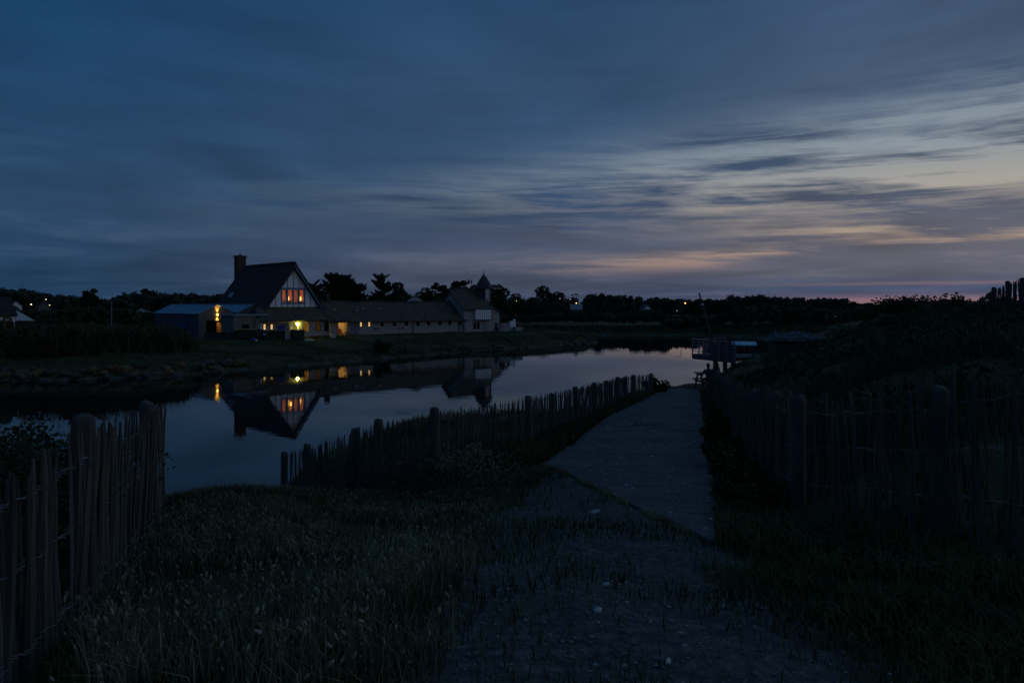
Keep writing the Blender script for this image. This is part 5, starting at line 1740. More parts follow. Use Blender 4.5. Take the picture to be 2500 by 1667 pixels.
# ------------------------------------------------------------------ far lamps and masts
def street_lamp(px, py, D, label, bulb='glow_street', r=0.26, arm=0.8):
    p = W(px, py, D)
    z0 = gz(p.x, p.y)
    t = empty('street_lamp', (p.x + arm, p.y, z0), 0, label, 'street lamp', 'far street lamps')
    H = p.z - z0
    MB().tube([(0, 0, 0), (0, 0, H * .6), (0, 0, H + 0.35)], [0.09, 0.07, 0.05], 6).obj('pole', M['dark_metal'], t)
    MB().tube([(0, 0, H + 0.33), (-arm * .5, 0, H + .42), (-arm, 0, H + .36)], 0.04, 5).obj('arm', M['dark_metal'], t)
    MB().lathe([(r * 1.15, 0.12), (r * .9, 0.25), (0.06, 0.38)], 10, (-arm, 0, H)).obj('lamp_hood', M['dark_metal'], t)
    MB().ball((-arm, 0, H), (r, r, r * .8), 8, 6).obj('bulb', M[bulb], t, True)
    return t


street_lamp(1673, 740, 205, 'bright orange street lamp above the trees right of the pond', 'glow_street', 0.19)
street_lamp(1407, 740, 205, 'orange street lamp over the pale-roofed bungalow', 'glow_street', 0.15)
street_lamp(1261, 735, 170, 'white street lamp just right of the turreted house', 'glow_white', 0.085)
street_lamp(1367, 729, 205, 'faint white street lamp left of the poplars', 'glow_white', 0.085)
street_lamp(1392, 731, 205, 'faint white street lamp touching the poplars', 'glow_white', 0.08)
street_lamp(1653, 759, 136, 'faint low lamp below the bright orange one', 'glow_white', 0.05)
street_lamp(2039, 771, 100, 'tiny lamp on the right hillside', 'glow_white', 0.024)
street_lamp(76, 743, 94, 'yellow lamp low on the far left, leftmost of three', 'glow_warm', 0.075)
street_lamp(112, 731, 94, 'white lamp high on the far left, topmost of three', 'glow_white', 0.075)
street_lamp(121, 745, 94, 'pale lamp low on the far left, rightmost of three', 'glow_white', 0.065)

p_ = W(272, 775, 80)
po_ = empty('pole', (p_.x, p_.y, gz(p_.x, p_.y)), 0, 'thin grey pole standing in the reeds left of the garage', 'pole')
MB().tube([(0, 0, -.05), (0, 0, 5.5 - po_.location.z + .25)], [0.09, 0.06], 8).obj('shaft', M['grey_metal'], po_)
MB().lathe([(0.1, 0), (0.1, .08), (0.03, .14)], 8, (0, 0, 5.5 - po_.location.z + .25)).obj('cap', M['grey_metal'], po_)


def mast():
    a, b = W(1740, 845, 47), W(1711, 715, 47)
    b.y += 0.4
    t = empty('leaning_mast', (a.x, a.y, a.z), 0, 'thin leaning wooden mast rising behind the deck', 'mast')
    d = b - a
    z = gz(a.x, a.y) - a.z - .2
    foot = d * (z / d.z)
    MB().tube([foot, d * .45 + Vector((.04, 0, 0)), d * .80, d], [0.085, 0.07, 0.055, 0.045], 8).obj('spar', M['post'], t)
    MB().tube([d * .765, d * .80], 0.09, 8).obj('collar', M['pale_plastic'], t)
    MB().tube([d * .93, d * 1.0], 0.06, 8).obj('masthead', M['dark_metal'], t)


mast()


# ------------------------------------------------------------------ deck, sign, hut, boat
def deck():
    A, B = W(1692, 864, 50), W(1795, 872, 46.2)
    ang = math.atan2(B.y - A.y, B.x - A.x)
    t = empty('deck', (A.x, A.y, A.z - 1.9), ang, 'wooden viewing deck on posts with metal railing over the water', 'deck')
    L = math.hypot(B.x - A.x, B.y - A.y)
    H = 1.9
    dp = 3.2
    for i in range(int(L / 0.16)):
        MB().box(i * .16, i * .16 + .15, 0.04, dp, H - .04, H).obj('plank', M['deckwood'], t)
    MB().box(0, L, -0.02, 0.038, H - 0.36, H + .01).obj('edge_beam', M['deckwood'], t)
    MB().box(-0.08, -0.002, -0.02, dp, H - 0.36, H + .01).obj('edge_beam', M['deckwood'], t)
    MB().box(0.01, L, 1.6, 1.75, H - 0.3, H - .042).obj('joist', M['deckwood'], t)
    MB().box(0.01, L, 2.9, 3.05, H - 0.3, H - .042).obj('joist', M['deckwood'], t)
    for x, y in ((2.15, 0.15), (2.95, 0.3), (1.2, 2.7), (2.6, 2.8)):
        wp = Matrix.Rotation(ang, 4, 'Z') @ Vector((x, y, 0)) + t.location
        z = gz(wp.x, wp.y) - t.location.z - .3
        MB().box(x - .11, x + .11, y - .11, y + .11, z, H - .37).obj('support_post', M['deckwood'], t)
    # railing on the front and water side
    n = 6
    for i in range(n + 1):
        x = L * i / n
        MB().box(x - .035, x + .035, -0.085, -0.022, H - .25, H + 1.05).obj('railing_post', M['grey_metal'], t)
    for i in range(1, 4):
        MB().box(-.155, -.085, i * dp / 3 - .03, i * dp / 3 + .03, H - .25, H + 1.05).obj('railing_post', M['grey_metal'], t)
    MB().box(-.16, L + .04, -.10, -.02, H + 1.052, H + 1.10).obj('top_rail', M['grey_metal'], t)
    MB().box(-.16, -.08, -.018, dp, H + 1.052, H + 1.10).obj('top_rail', M['grey_metal'], t)
    for k in range(4):
        z = H + .2 + k * .22
        MB().tube([(0, -.054, z), (L, -.054, z)], .016, 5).obj('rail', M['grey_metal'], t)
        MB().tube([(-.12, 0, z), (-.12, dp, z)], .016, 5).obj('rail', M['grey_metal'], t)
    MB().box(1.8, L - .05, -.018, .036, H + .02, H + .95).obj('mesh_panel', M['deckwood'], t)


def sign_board():
    c = W(1817, 838, 47)
    t = empty('information_board', (c.x, c.y, gz(c.x, c.y)), R(-12), 'tilted pale blue information board on two posts behind the deck', 'sign')
    z = c.z - t.location.z
    MB().prism([(-.8, -.28, z - .1), (.8, -.28, z - .1), (.8, .28, z + .12), (-.8, .28, z + .12)], (0, .015, -.05)).obj('panel', M['sign'], t)
    for s in (-1, 1):
        MB().box(s * .6 - .05, s * .6 + .05, -.02, .08, 0, z - .07).obj('post', M['deckwood'], t)


def rear_railing():
    A, B = W(1800, 865, 56), W(1862, 866, 56)
    t = empty('railing', (A.x, A.y, A.z), 0, 'thin low railing between the deck and the thatched hut', 'railing')
    L = B.x - A.x
    g = gz(A.x + L / 2, A.y) - A.z
    for i in range(5):
        x = L * i / 4
        MB().tube([(x + .05 * (i % 2), 0, min(g - .1, -.3)), (x, 0, .95)], .03, 6).obj('post', M['deckwood'], t)
    for z in (0.02, 0.45, 0.9):
        MB().tube([(0, -.03, z), (L, -.03, z)], .022 if z else .04, 6).obj('rail', M['pale_plastic'] if z == .02 else M['deckwood'], t)


def hut():
    c = W(1940, 848, 51)
    t = empty('hut', (c.x, c.y, gz(c.x, c.y) - .05), R(-8), 'low dark hut with rounded thatched roof beside the deck', 'hut')
    w, d, e = 2.9, 2.2, max(W(1940, 828, 51).z - t.location.z, .6)
    for k in range(12):
        x = -w / 2 + w * k / 12
        MB().box(x + .01, x + w / 12 - .01, -.03, .03, 0, e).obj('board', M['deckwood'], t)
    b = MB().box(-w / 2, -w / 2 + .06, .031, d, 0, e).box(w / 2 - .06, w / 2, .031, d, 0, e).box(-w / 2 + .06, w / 2 - .06, d - .06, d, 0, e)
    b.obj('wall', M['deckwood'], t)
    n = 10
    vs, fs = [], []
    for j, (y, zz) in enumerate([(-.35, e - .10), (-.1, e + .10), (.5, e + .34), (1.1, e + .46), (1.7, e + .36), (2.3, e + .06), (2.5, e - .12)]):
        for i in range(n + 1):
            u = i / n
            edge = min(u, 1 - u)
            k = min(1, edge / .16)
            vs.append((-w / 2 - .3 + (w + .6) * u, y, e - .12 + (zz - e + .12) * (math.sqrt(k) if k < 1 else 1) + .03 * math.sin(i * 5 + j * 3)))
    for j in range(6):
        for i in range(n):
            fs.append((j * (n + 1) + i, j * (n + 1) + i + 1, (j + 1) * (n + 1) + i + 1, (j + 1) * (n + 1) + i))
    o = MB().add(vs, fs).obj('thatched_roof', M['thatch'], t, True)
    o.modifiers.new('thickness', 'SOLIDIFY').thickness = 0.16
    rng = np.random.default_rng(5)
    V0 = np.array(vs)
    pts = V0[rng.integers(0, len(V0), 900)] + rng.normal(0, [.16, .16, .02], (900, 3)) + [0, 0, .015]
    dr = np.tile([0.15, -1.0, -.35], (900, 1))
    V, Q = leaf_cloud(pts, .12, rng, aspect=3.0, dirs=dr)
    link('straw', np_mesh('straw', V, Q), M['thatch'], o)['kind'] = 'stuff'


def boat():
    c = W(2040, 838, 58)
    t = empty('upturned_boat', (c.x, c.y, gz(c.x, c.y)), R(6), 'upturned pale blue rowing boat on the dune beside the hut', 'boat')
    L, w, h = 2.5, 1.0, 0.55
    n, m = 12, 8
    vs, fs = [], []
    for i in range(n + 1):
        u = i / n
        ww = w / 2 * (1 - max(0, (u - .45) / .55) ** 2.2) * (0.86 + .14 * min(1, u / .3))
        hh = h * (1 - .25 * max(0, (u - .6) / .4) ** 2)
        for k in range(m + 1):
            a = math.pi * k / m
            vs.append((-L / 2 + L * u, -ww * math.cos(a), hh * math.sin(a) ** .75 + .02))
    for i in range(n):
        for k in range(m):
            fs.append((i * (m + 1) + k, (i + 1) * (m + 1) + k, (i + 1) * (m + 1) + k + 1, i * (m + 1) + k + 1))
    fs.append(tuple(range(m + 1)))
    MB().add(vs, fs).obj('hull', M['hull'], t, True)
    MB().tube([(-L / 2, 0, h + .03), (0, 0, h + .04), (L * .35, 0, h - .02), (L / 2, 0, .35)], .03, 6).obj('keel', M['hull'], t)
    for s in (-1, 1):
        MB().tube([(-L / 2, s * .43, .03), (0, s * .5, .03), (L * .3, s * .42, .03), (L / 2, s * .02, .04)], .035, 6).obj('gunwale', M['pale_plastic'], t)


deck()
sign_board()
rear_railing()
hut()
boat()


# ------------------------------------------------------------------ picnic table and the seated person
PT = W(1712, 947, 35.5)
PTZ = gz(PT.x, PT.y)


def picnic_table():
    t = empty('picnic_table', (PT.x, PT.y, PTZ), R(4), 'wooden picnic table with slanting legs at the end of the path', 'table')
    for k in range(5):
        MB().box(-.28, 1.2, -.36 + k * .148, -.36 + k * .148 + .136, .78, .83).obj('table_plank', M['deckwood'], t)
    for s in (-1, 1):
        for k in range(2):
            y = s * .72 + (k - .5) * .15
            MB().box(-.18, 1.15, y - .07, y + .07, .42, .47).obj('bench_plank', M['deckwood'], t)
    for x in (-.14, 1.0):
        for s in (-1, 1):
            MB().prism([(x, s * .18, .779), (x, s * .29, .779), (x, s * .68, 0), (x, s * .56, 0)] if s > 0 else [(x, s * .29, .779), (x, s * .18, .779), (x, s * .56, 0), (x, s * .68, 0)], (.06, 0, 0)).obj('leg', M['deckwood'], t)
        MB().box(x + .061, x + .12, -.82, .82, .32, .419).obj('cross_bar', M['deckwood'], t)
        MB().box(x + .061, x + .12, -.36, .36, .68, .779).obj('cross_bar', M['deckwood'], t)


def person():
    # seated on the near bench with the back to the camera, arms on the table
    base = Vector((PT.x + .20, PT.y - .70, PTZ + .47))
    t = empty('person', base, R(2), 'person in a dark jacket sitting at the picnic table, seen from behind', 'person')
    V, E, Rr = [], [], []

    def v(p, r, par=None):
        V.append(p)
        Rr.append((r, r) if not hasattr(r, '__len__') else r)
        i = len(V) - 1
        if par is not None:
            E.append((par, i))
        return i
    pel = v((0, 0, .12), (.17, .12))
    wa = v((0, -.02, .28), (.155, .11), pel)
    chs = v((0, .02, .44), (.18, .12), wa)
    nb = v((0, .06, .575), (.10, .085), chs)
    nk = v((0, .085, .65), .058, nb)
    hd = v((0, .12, .735), (.078, .09), nk)
    hd2 = v((0, .125, .83), (.072, .085), hd)
    for s in (-1, 1):
        sh = v((s * .19, .05, .53), .072, chs)
        el = v((s * .27, .24, .33), .050, sh)
        wr = v((s * .14, .46, .40), .032, el)
        pm = v((s * .10, .53, .40), (.036, .018), wr)
        for k, (dx, ln) in enumerate(((-.03, .085), (-.01, .095), (.01, .088), (.03, .07))):
            f1 = v((s * .10 + dx, .57, .402), .010, pm)
            v((s * .10 + dx * 1.1, .57 + ln, .388), .008, f1)
        th = v((s * .10 - s * .035, .52, .405), .011, pm)
        v((s * .10 - s * .06, .56, .395), .009, th)
        hp = v((s * .10, .02, .08), .10, pel)
        kn = v((s * .15, .42, .08), .068, hp)
        an = v((s * .16, .46, -.34), .045, kn)
        v((s * .16, .58, -.42), .038, an)
    me = bpy.data.meshes.new('body')
    me.from_pydata(V, E, [])
    o = link('body', me, M['cloth'], t)
    sk = o.modifiers.new('skin', 'SKIN')
    for i, r in enumerate(Rr):
        me.skin_vertices[0].data[i].radius = r
    me.skin_vertices[0].data[0].use_root = True
    sb = o.modifiers.new('sub', 'SUBSURF')
    sb.levels = sb.render_levels = 2
    me.materials.append(M['skin'])
    # hair cap, ears and face
    hc = MB()
    n, m = 12, 7
    for i in range(m + 1):
        ph = math.pi * .56 * i / m
        for k in range(n):
            a = 2 * math.pi * k / n
            drop = .03 if math.sin(a) < 0 else -.0
            hc.v.append((.088 * math.sin(ph) * math.cos(a), .118 + .102 * math.sin(ph) * math.sin(a), .792 + .118 * math.cos(ph) - drop * (ph > 1.2)))
    for i in range(m):
        for k in range(n):
            hc.f.append((i * n + k, (i + 1) * n + k, (i + 1) * n + (k + 1) % n, i * n + (k + 1) % n))
    hc.obj('hair', M['hair'], t, True)
    for s in (-1, 1):
        MB().ball((s * .083, .12, .775), (.012, .022, .032), 6, 5).obj('ear', M['skin'], t, True)
        MB().ball((s * .032, .208, .785), (.013, .009, .009), 6, 5).obj('eye', M['pale_plastic'], t, True)
    MB().prism([(-.014, .205, .745), (.014, .205, .745), (0, .203, .79)], (0, .02, -.004)).obj('nose', M['skin'], t)
    MB().box(-.024, .024, .195, .208, .712, .722).obj('mouth', M['red_plastic'], t)
    MB().lathe([(.085, .585), (.078, .635), (.07, .66)], 10, (0, .078, 0)).obj('collar', M['cloth'], t, True)


picnic_table()
person()

# ------------------------------------------------------------------ shrubs and grasses
shrub('shrub', X_(70, 7.6), 7.6, 2.3, 1.75, 'dark leafy shrub behind the near left fence', 14000, 0.045, 'leaf', 60, stems=30)
shrub('shrub', X_(-60, 6.0), 6.0, 1.9, 1.7, 'dark shrub cut off by the left edge of the view', 8000, 0.045, 'leaf', 61, stems=22)
rs = [(1752, 20, .75, .75), (1762, 16.5, .8, .8), (1775, 13.2, .85, .8), (1790, 10.8, .8, .75), (1808, 9.2, .75, .68), (1832, 7.9, .8, .55)]
names = ['farthest', 'second farthest', 'third farthest', 'third nearest', 'second nearest', 'nearest']
for i, (px, D, w, h) in enumerate(rs):
    shrub('verge_shrub', X_(px, D), D, w, h, names[i] + ' of six low dark shrubs between the path and right fence', 5200, 0.032 + D * .0011, 'leaf', 80 + i, group='shrubs along the right fence')
shrub('dead_brush', X_(985, 11.9), 11.9, 2.0, 0.5, 'heap of dry dark brushwood against the middle of the pointed fence', 3200, 0.028, 'bark', 90, stems=110, kind='twigs', cat='brushwood')
shrub('dead_brush', X_(1130, 12.6), 12.6, 1.9, 0.38, 'low dry brush at the foot of the fence left of the path corner', 2600, 0.026, 'drygrass', 91, stems=80, kind='twigs', cat='brushwood')
shrub('verge_shrub', X_(1597, 34.2), 34.2, 1.3, .85, 'small bush at the far end of the pointed fence', 1300, 0.10, 'leaf', 92)
shrub('verge_shrub', X_(1372, 17.2), 17.2, .7, .26, 'low leafy clump where the path meets the pointed fence', 1500, 0.07, 'leaf', 93)
shrub('verge_shrub', X_(1290, 13.9), 13.9, 0.7, .24, 'low leafy clump at the left corner of the concrete', 1300, 0.06, 'leaf', 94)
shrub('lawn_bush', X_(935, 71), 71, 1.7, 2.1, 'dark upright bush alone on the lawn by the water', 2600, 0.17, 'leaf', 95, stems=16)
shrub('dune_bush', X_(2205, 52), 52, 5.0, 1.15, 'wide rounded bush on the dune skyline', 4200, 0.17, 'leaf', 96, stems=26)
shrub('dune_bush', X_(2330, 38), 38, 2.0, 1.05, 'sparse twiggy bush on the dune skyline left of the crest fence', 900, 0.14, 'leaf', 97, stems=26)
shrub('dune_bush', X_(2130, 60), 60, 3.0, .9, 'low dark bush at the left end of the dune skyline', 1800, 0.18, 'leaf', 98, stems=16)


def scatter(n, poly_px, dens=None, seed=1, margin=0.0, water=0.15, path=0.12):
    """random ground points inside a polygon given as (px, depth)"""
    rng = np.random.default_rng(seed)
    P = np.array([(X_(p, d), d) for p, d in poly_px])
    out = []
    got = 0
    lo, hi = P.min(0), P.max(0)
    while got < n:
        q = rng.uniform(lo, hi, (n * 3, 2))
        k = poly_sd(q[:, 0], q[:, 1], P) < 0
        k &= poly_sd(q[:, 0], q[:, 1], POLY) > water
        k &= poly_sd(q[:, 0], q[:, 1], PATHPOLY) > path
        if dens is not None:
            k &= rng.random(len(q)) < dens(q[:, 0], q[:, 1])
        out.append(q[k])
        got += k.sum()
        if len(out) > 40:
            break
    q = np.concatenate(out)[:n]
    return q[:, 0], q[:, 1], rng


def near_weight(x, y):
    return np.clip(5.0 / np.maximum(y, 1.5), 0.03, 1.0) ** 1.3


def tuft_mask(x, y):
    return np.clip(0.45 + 0.6 * wob(x, y, 1.9, 2.2) + .3 * wob(x, y, 5.1, .3), 0.05, 1)


FORE = [(-300, 2.0), (-300, 4.0), (330, 7.0), (420, 12.5), (700, 19.5), (1060, 17.0), (1290, 20), (1590, 35), (1640, 37), (1330, 13.5), (1745, 5.7), (1745, 20), (1738, 34), (1800, 34), (1850, 11), (1930, 8.3), (2300, 6.5), (2800, 5.0), (2800, 1.6), (0, 1.6)]
# short turf everywhere on the near bank, thin on the trodden ground
x, y, rg = scatter(95000, FORE, lambda x, y: near_weight(x, y) * tuft_mask(x, y) * (1 - 0.86 * np.clip(bare_mask(x, y) * 1.2, 0, 1)), 101)
blades('short_grass', x, y, rg.uniform(.04, .15, len(x)) * (1 + y / 60), 0.006 + y * .0007, .9, M['grass'], rng=rg)
# tall dry grass on the left of the track
TALL = [(250, 2.4), (170, 4.2), (330, 7.2), (430, 11.5), (600, 13), (800, 15.5), (1050, 12.2), (1290, 13.2), (1270, 10), (1190, 7.5), (1180, 5.2), (1120, 3.5), (1050, 2.2)]


def tall_edge(x, y):
    return np.clip(1.15 - 1.25 * bare_mask(x, y) + .5 * wob(x, y, 3.3, 1.1), .02, 1)


x, y, rg = scatter(17000, TALL, lambda x, y: near_weight(x, y) * tuft_mask(x, y) * tall_edge(x, y), 102)
blades('tall_grass', x, y, rg.uniform(.07, .36, len(x)) * np.clip(1.2 - .4 * bare_mask(x, y), .3, 1) * np.clip(1.6 - y / 7.5, .3, 1), 0.005 + y * .0006, .8, M['drygrass'], rng=rg)


def seed_heads():
    x, y, rng = scatter(4600, TALL, lambda x, y: near_weight(x, y) ** .8 * np.clip(tuft_mask(x, y) * 1.2, 0, 1) * tall_edge(x, y), 103)
    n = len(x)
    z = height(x, y)
    h = rng.uniform(.12, .38, n) * np.clip(1.6 - y / 7.5, .38, 1)
    lx, ly = rng.normal(0, .07, n), rng.normal(0, .07, n)
    top = np.stack([x + lx, y + ly, z + h], -1)
    q = rng.random(n) ** 2
    r = .003 + .0075 * q
    L = .007 + .018 * q
    ax = np.stack([lx * 4 + rng.normal(0, .4, n), ly * 4 + rng.normal(0, .4, n), np.ones(n)], -1)
    ax /= np.linalg.norm(ax, axis=1, keepdims=True)
    u = np.cross(ax, [0, 1, .1])
    u /= np.linalg.norm(u, axis=1, keepdims=True)
    v = np.cross(ax, u)
    V = [top - ax * L[:, None]]
    for f, w in ((-.55, .8), (.35, .75)):
        for k in range(5):
            a = 2 * np.pi * k / 5
            V.append(top + (u * np.cos(a) + v * np.sin(a)) * (r * w * rng.uniform(.8, 1.2, n))[:, None] + ax * L[:, None] * f)
    V.append(top + ax * L[:, None] * .9)
    V = np.stack(V, 1).reshape(-1, 3)
    i = np.arange(n)[:, None] * 12
    T = np.concatenate([i + np.array([0, 1 + (k + 1) % 5, 1 + k]) for k in range(5)] + [i + np.array([1 + k, 1 + (k + 1) % 5, 6 + (k + 1) % 5]) for k in range(5)]
                       + [i + np.array([1 + k, 6 + (k + 1) % 5, 6 + k]) for k in range(5)] + [i + np.array([11, 6 + k, 6 + (k + 1) % 5]) for k in range(5)])
    tag(link('seed_heads', np_mesh('seed_heads', V, None, T), M['seed']), kind='stuff')
    # their stalks
    b = np.stack([x, y, z - .02], -1)
    s = np.stack([np.full(n, .0014), np.zeros(n), np.zeros(n)], -1)
    t2 = top - ax * L[:, None]
    V = np.stack([b - s, b + s, t2 + s, t2 - s], 1).reshape(-1, 3)
    tag(link('seed_stalks', np_mesh('seed_stalks', V, np.arange(n * 4).reshape(n, 4)), M['drygrass']), kind='stuff')


seed_heads()
# rank grass on the bank behind the pointed fence and along its foot
x, y, rg = scatter(12000, [(700, 20.0), (860, 21.0), (1060, 20.4), (1290, 24), (1400, 28.5), (1500, 33.5), (1590, 36.5), (1592, 34), (1500, 28.5), (1405, 21.3), (1290, 16), (1060, 13.1), (925, 14.3), (760, 17.3)], None, 104, water=.5)
blades('bank_grass', x, y, rg.uniform(.06, .24, len(x)), 0.016, .7, M['drygrass'], rng=rg)
x, y, rg = scatter(9000, [(1060, 12.5), (1290, 15.4), (1405, 20.6), (1500, 27.5), (1590, 32.5), (1604, 33), (1480, 24), (1405, 18), (1335, 14), (1240, 12.5)], None, 105, path=-.25)
blades('bank_grass', x, y, rg.uniform(.12, .42, len(x)), 0.013, .8, M['grass'], rng=rg)
# right verge and weeds at the foot of the right fence
x, y, rg = scatter(16000, [(1748, 5.6), (1742, 12), (1726, 20), (1710, 34), (1742, 34), (1775, 20), (1840, 11.5), (1900, 8.6), (1960, 7.1), (2290, 5.7), (2520, 5.0), (2560, 4.0), (2000, 4.8)], None, 106, path=-.12)
blades('verge_grass', x, y, rg.uniform(.06, .34, len(x)), 0.010, 1.15, M['grass'], rng=rg)
x, y, rg = scatter(90, [(1545, 21.2), (1622, 21.2), (1616, 21.9), (1550, 21.9)], None, 116, path=-99)
blades('joint_weeds', x, y, rg.uniform(.03, .16, len(x)), 0.012, 1.1, M['grass'], z=path_z(y), rng=rg)
x, y, rg = scatter(5200, [(1752, 5.7), (1560, 7.9), (1460, 9.9), (1318, 13.5), (1330, 14.4), (1480, 10.3), (1585, 8.3), (1748, 6.1)], lambda x, y: tuft_mask(x * 2.2, y * 2.2) ** 2, 117, path=-.10)
blades('edge_weeds', x, y, rg.uniform(.02, .11, len(x)), 0.007, 1.1, M['drygrass'], rng=rg)
# marram on the dune
x, y, rg = scatter(66000, [(1745, 38), (1745, 33), (1790, 16.4), (1835, 12.3), (1900, 9.3), (1960, 7.8), (2300, 6.3), (2800, 5.2), (4200, 3.0), (4200, 14), (2900, 30), (2500, 34), (2300, 60), (2150, 66), (2060, 62), (1800, 60), (1765, 50)], lambda x, y: np.clip(14 / y, .15, 1) * np.clip(.35 + .8 * wob(x, y, .8, 5) + .3 * wob(x, y, 2.6, 1), .1, 1), 107)
blades('dune_grass', x, y, rg.uniform(.15, .6, len(x)) * np.clip(18 / y, .35, 1), 0.010 + y * .0006, .9, M['marram'], rng=rg)
# lawn and far bank
x, y, rg = scatter(42000, [(-200, 50), (400, 53), (700, 61), (1000, 73), (1300, 90), (1466, 101), (1420, 107), (1300, 112), (1230, 96), (1100, 93), (850, 84), (640, 78), (300, 66), (-200, 62)], lambda x, y: tuft_mask(x * .3, y * .3), 108, water=.4)
sd = poly_sd(x, y, POLY)
blades('bank_turf', x, y, rg.uniform(.05, .16, len(x)) + .4 * np.clip(1 - sd / 6, 0, 1) * rg.random(len(x)) * (1250 + FPX * x / y > 640), 0.05, .9, M['grass'], rng=rg)
x, y, rg = scatter(26000, [(1180, 112), (1300, 122), (1480, 124.5), (1700, 124), (1860, 115), (2000, 105), (2050, 130), (1700, 150), (1200, 150)], None, 109)
blades('marsh_grass', x, y, rg.uniform(.3, .9, len(x)), 0.10, .8, M['reed'], rng=rg)


def dune_scrub():
    px, py, rng = scatter(70, [(1790, 40), (1830, 14), (1960, 9.5), (2300, 8.5), (2800, 8), (2800, 26), (2400, 31), (2250, 50), (2060, 52)], lambda x, y: np.clip(.3 + .8 * wob(x, y, .5, 3.3), .05, 1), 118)
    z = height(px, py)
    k = rng.uniform(.35, .85, len(px)) * np.clip(py / 22, .7, 1.3)
    lobes = [(a, b, c + .08, q * 1.2, q * 1.1, q * .55) for a, b, c, q in zip(px, py, z, k)]
    p = lobes_points(lobes, 26000, rng, .25)
    V, Q = leaf_cloud(p, .085, rng, aspect=1.8)
    tag(link('dune_scrub', np_mesh('dune_scrub', V, Q), M['leaf']), kind='stuff')


dune_scrub()


def reeds():
    x, y, rng = scatter(16000, [(-250, 52), (0, 52), (250, 53), (420, 56), (490, 60), (480, 66), (380, 70), (0, 64), (-250, 60)], lambda x, y: np.clip(.35 + .9 * wob(x, y, .55, 1.2), .08, 1), 110)
    px = 1250 + FPX * x / y
    h = rng.uniform(.7, 2.1, len(x)) * np.interp(px, [-250, 40, 90, 200, 380, 440, 500], [1.15, 1.1, 1.35, 1.3, 1.55, 1.45, .4])
    h = h * np.clip(.8 + .45 * wob(x, y, .9, .4) + .25 * wob(x, y, 2.3, 2.4), .35, 1.25)
    blades('reed_bed', x, y, h, .055, 1.15, M['reed'], rng=rng)
    pts_x, pts_y, rng = scatter(60, [(-250, 54), (0, 54), (250, 55), (430, 58), (470, 64), (0, 62), (-250, 60)], None, 111)
    z = height(pts_x, pts_y)
    lobes = [(a, b, c + .7, rng.uniform(.6, 1.3), rng.uniform(.6, 1.2), rng.uniform(.8, 1.9)) for a, b, c in zip(pts_x, pts_y, z)]
    p = lobes_points(lobes, 16000, rng, .3)
    V, Q = leaf_cloud(p, .22, rng, aspect=2.2)
    tag(link('bank_scrub', np_mesh('bank_scrub', V, Q), M['reed']), kind='stuff')


reeds()


def pebbles():
    x, y, rng = scatter(5200, [(700, 1.8), (900, 3.2), (1080, 6), (1200, 9.5), (1360, 12.6), (1745, 5.8), (1900, 4.2), (2500, 2.6), (2500, 1.8)], lambda x, y: near_weight(x, y), 112, path=.05)
    xs, ys, r2 = scatter(1500, [(1736, 6.2), (1478, 10), (1335, 13.8), (1410, 18), (1490, 24), (1712, 24), (1727, 13.8), (1742, 6.4)], lambda x, y: np.clip(8 / y, .1, 1), 113, path=-99)
    n1 = len(x)
    X, Y = np.r_[x, xs], np.r_[y, ys]
    Z = np.r_[height(x, y), path_z(ys) - .002]
    n = len(X)
    s = np.r_[rng.uniform(.003, .010, n1) + .010 * (rng.random(n1) < .04), rng.uniform(.004, .011, len(xs))]
    o = np.array([(1, 0, 0), (.3, .95, 0), (-.8, .6, 0), (-.8, -.6, 0), (.3, -.95, 0), (0, 0, .8), (0, 0, -.4)])
    a = rng.uniform(0, 6.28, n)
    ca, sa = np.cos(a), np.sin(a)
    st = rng.uniform(.7, 1.5, n)
    lx = o[None, :, 0] * st[:, None] * rng.uniform(.8, 1.2, (n, 7))
    ly = o[None, :, 1] * rng.uniform(.8, 1.2, (n, 7))
    V = np.stack([X[:, None] + s[:, None] * (lx * ca[:, None] - ly * sa[:, None]), Y[:, None] + s[:, None] * (lx * sa[:, None] + ly * ca[:, None]), Z[:, None] + s[:, None] * (o[None, :, 2] * rng.uniform(.6, 1.2, (n, 7)) + .25)], -1).reshape(-1, 3)
    i = np.arange(n)[:, None] * 7
    T = np.concatenate([i + np.array([k, (k + 1) % 5, 5]) for k in range(5)] + [i + np.array([(k + 1) % 5, k, 6]) for k in range(5)])
    tag(link('gravel', np_mesh('gravel', V, None, T), M['pebble']), kind='stuff')


pebbles()


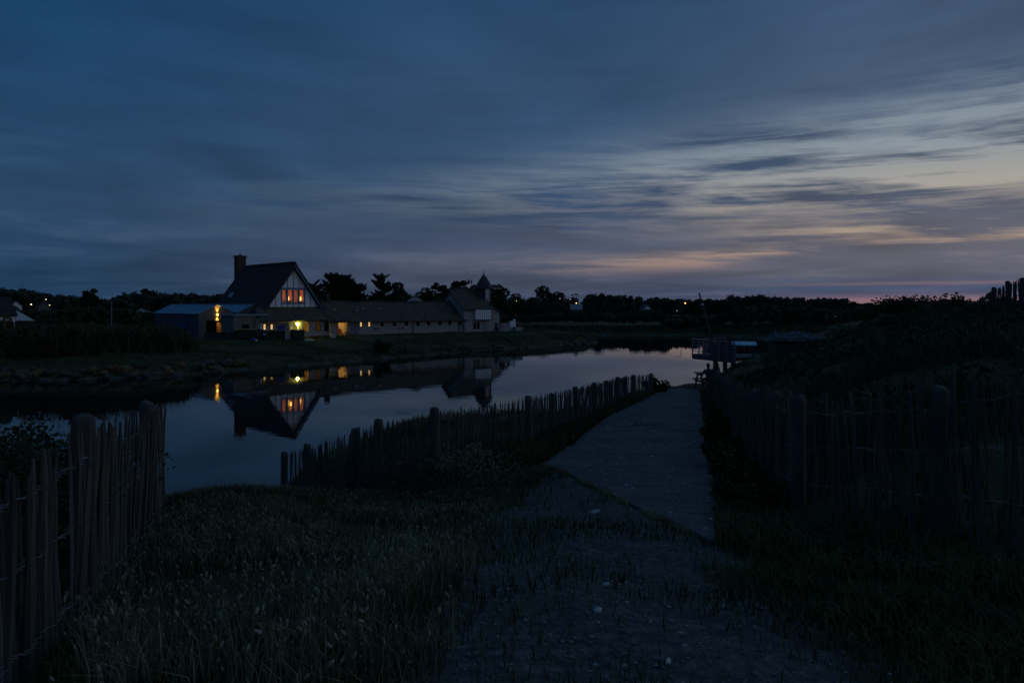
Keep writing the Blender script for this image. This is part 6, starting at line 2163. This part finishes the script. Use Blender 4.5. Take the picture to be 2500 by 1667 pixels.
def glint_chips():  # loose pale chips that paint glints onto the slab and track
    xs, ys, rng = scatter(220, [(1736, 6.2), (1478, 10), (1335, 13.8), (1410, 18), (1490, 24), (1712, 24), (1727, 13.8), (1742, 6.4)], lambda x, y: np.clip(8 / y, .1, 1), 114, path=-99)
    xg, yg, r2 = scatter(260, [(700, 1.8), (900, 3.2), (1080, 6), (1200, 9.5), (1360, 12.6), (1745, 5.8), (1900, 4.2), (2500, 2.6), (2500, 1.8)], lambda x, y: near_weight(x, y), 115)
    X, Y = np.r_[xs, xg], np.r_[ys, yg]
    Z = np.r_[path_z(ys) + .004, height(xg, yg) + .006]
    n = len(X)
    p = np.stack([X, Y, Z], -1)
    s = np.r_[rng.uniform(.010, .030, len(xs)) * (1 + ys / 22), rng.uniform(.007, .018, len(xg))]
    a = rng.uniform(0, 6.28, n)
    u = np.stack([np.cos(a), np.sin(a), rng.normal(0, .12, n)], -1) * s[:, None]
    v = np.stack([-np.sin(a), np.cos(a), rng.normal(0, .25, n)], -1) * s[:, None] * .6
    top = p + np.stack([np.zeros(n), np.zeros(n), s * .4], -1)
    V = np.stack([p - u, p - v, p + u, p + v, top], 1).reshape(-1, 3)
    i = np.arange(n)[:, None] * 5
    T = np.concatenate([i + np.array([k, (k + 1) % 4, 4]) for k in range(4)])
    tag(link('glint_chips', np_mesh('glint_chips', V, None, T), M['glint']), kind='stuff')


glint_chips()


def stone(px, py, D, r, label, seed):
    x = X_(px, D)
    me = rock_mesh(seed)
    me.materials.append(M['white_stone'])
    o = bpy.data.objects.new('stone', me)
    o.location = (x, D, gz(x, D) + r * .3)
    o.scale = (r * 1.5, r, r * .7)
    o.rotation_euler = (0.2, -.1, seed)
    COL.objects.link(o)
    tag(o, label, 'stone')


stone(1460, 1490, 3.75, .030, 'largest pale stone on the trodden ground in the foreground', 61)
stone(1480, 1418, 4.25, .022, 'small pale stone behind the largest one on the trodden ground', 62)
stone(1453, 1226, 8.0, .045, 'bluish pale stone beside the edge of the concrete', 63)
stone(1630, 1612, 3.1, .018, 'small pale stone near the bottom of the view, right of the middle', 64)
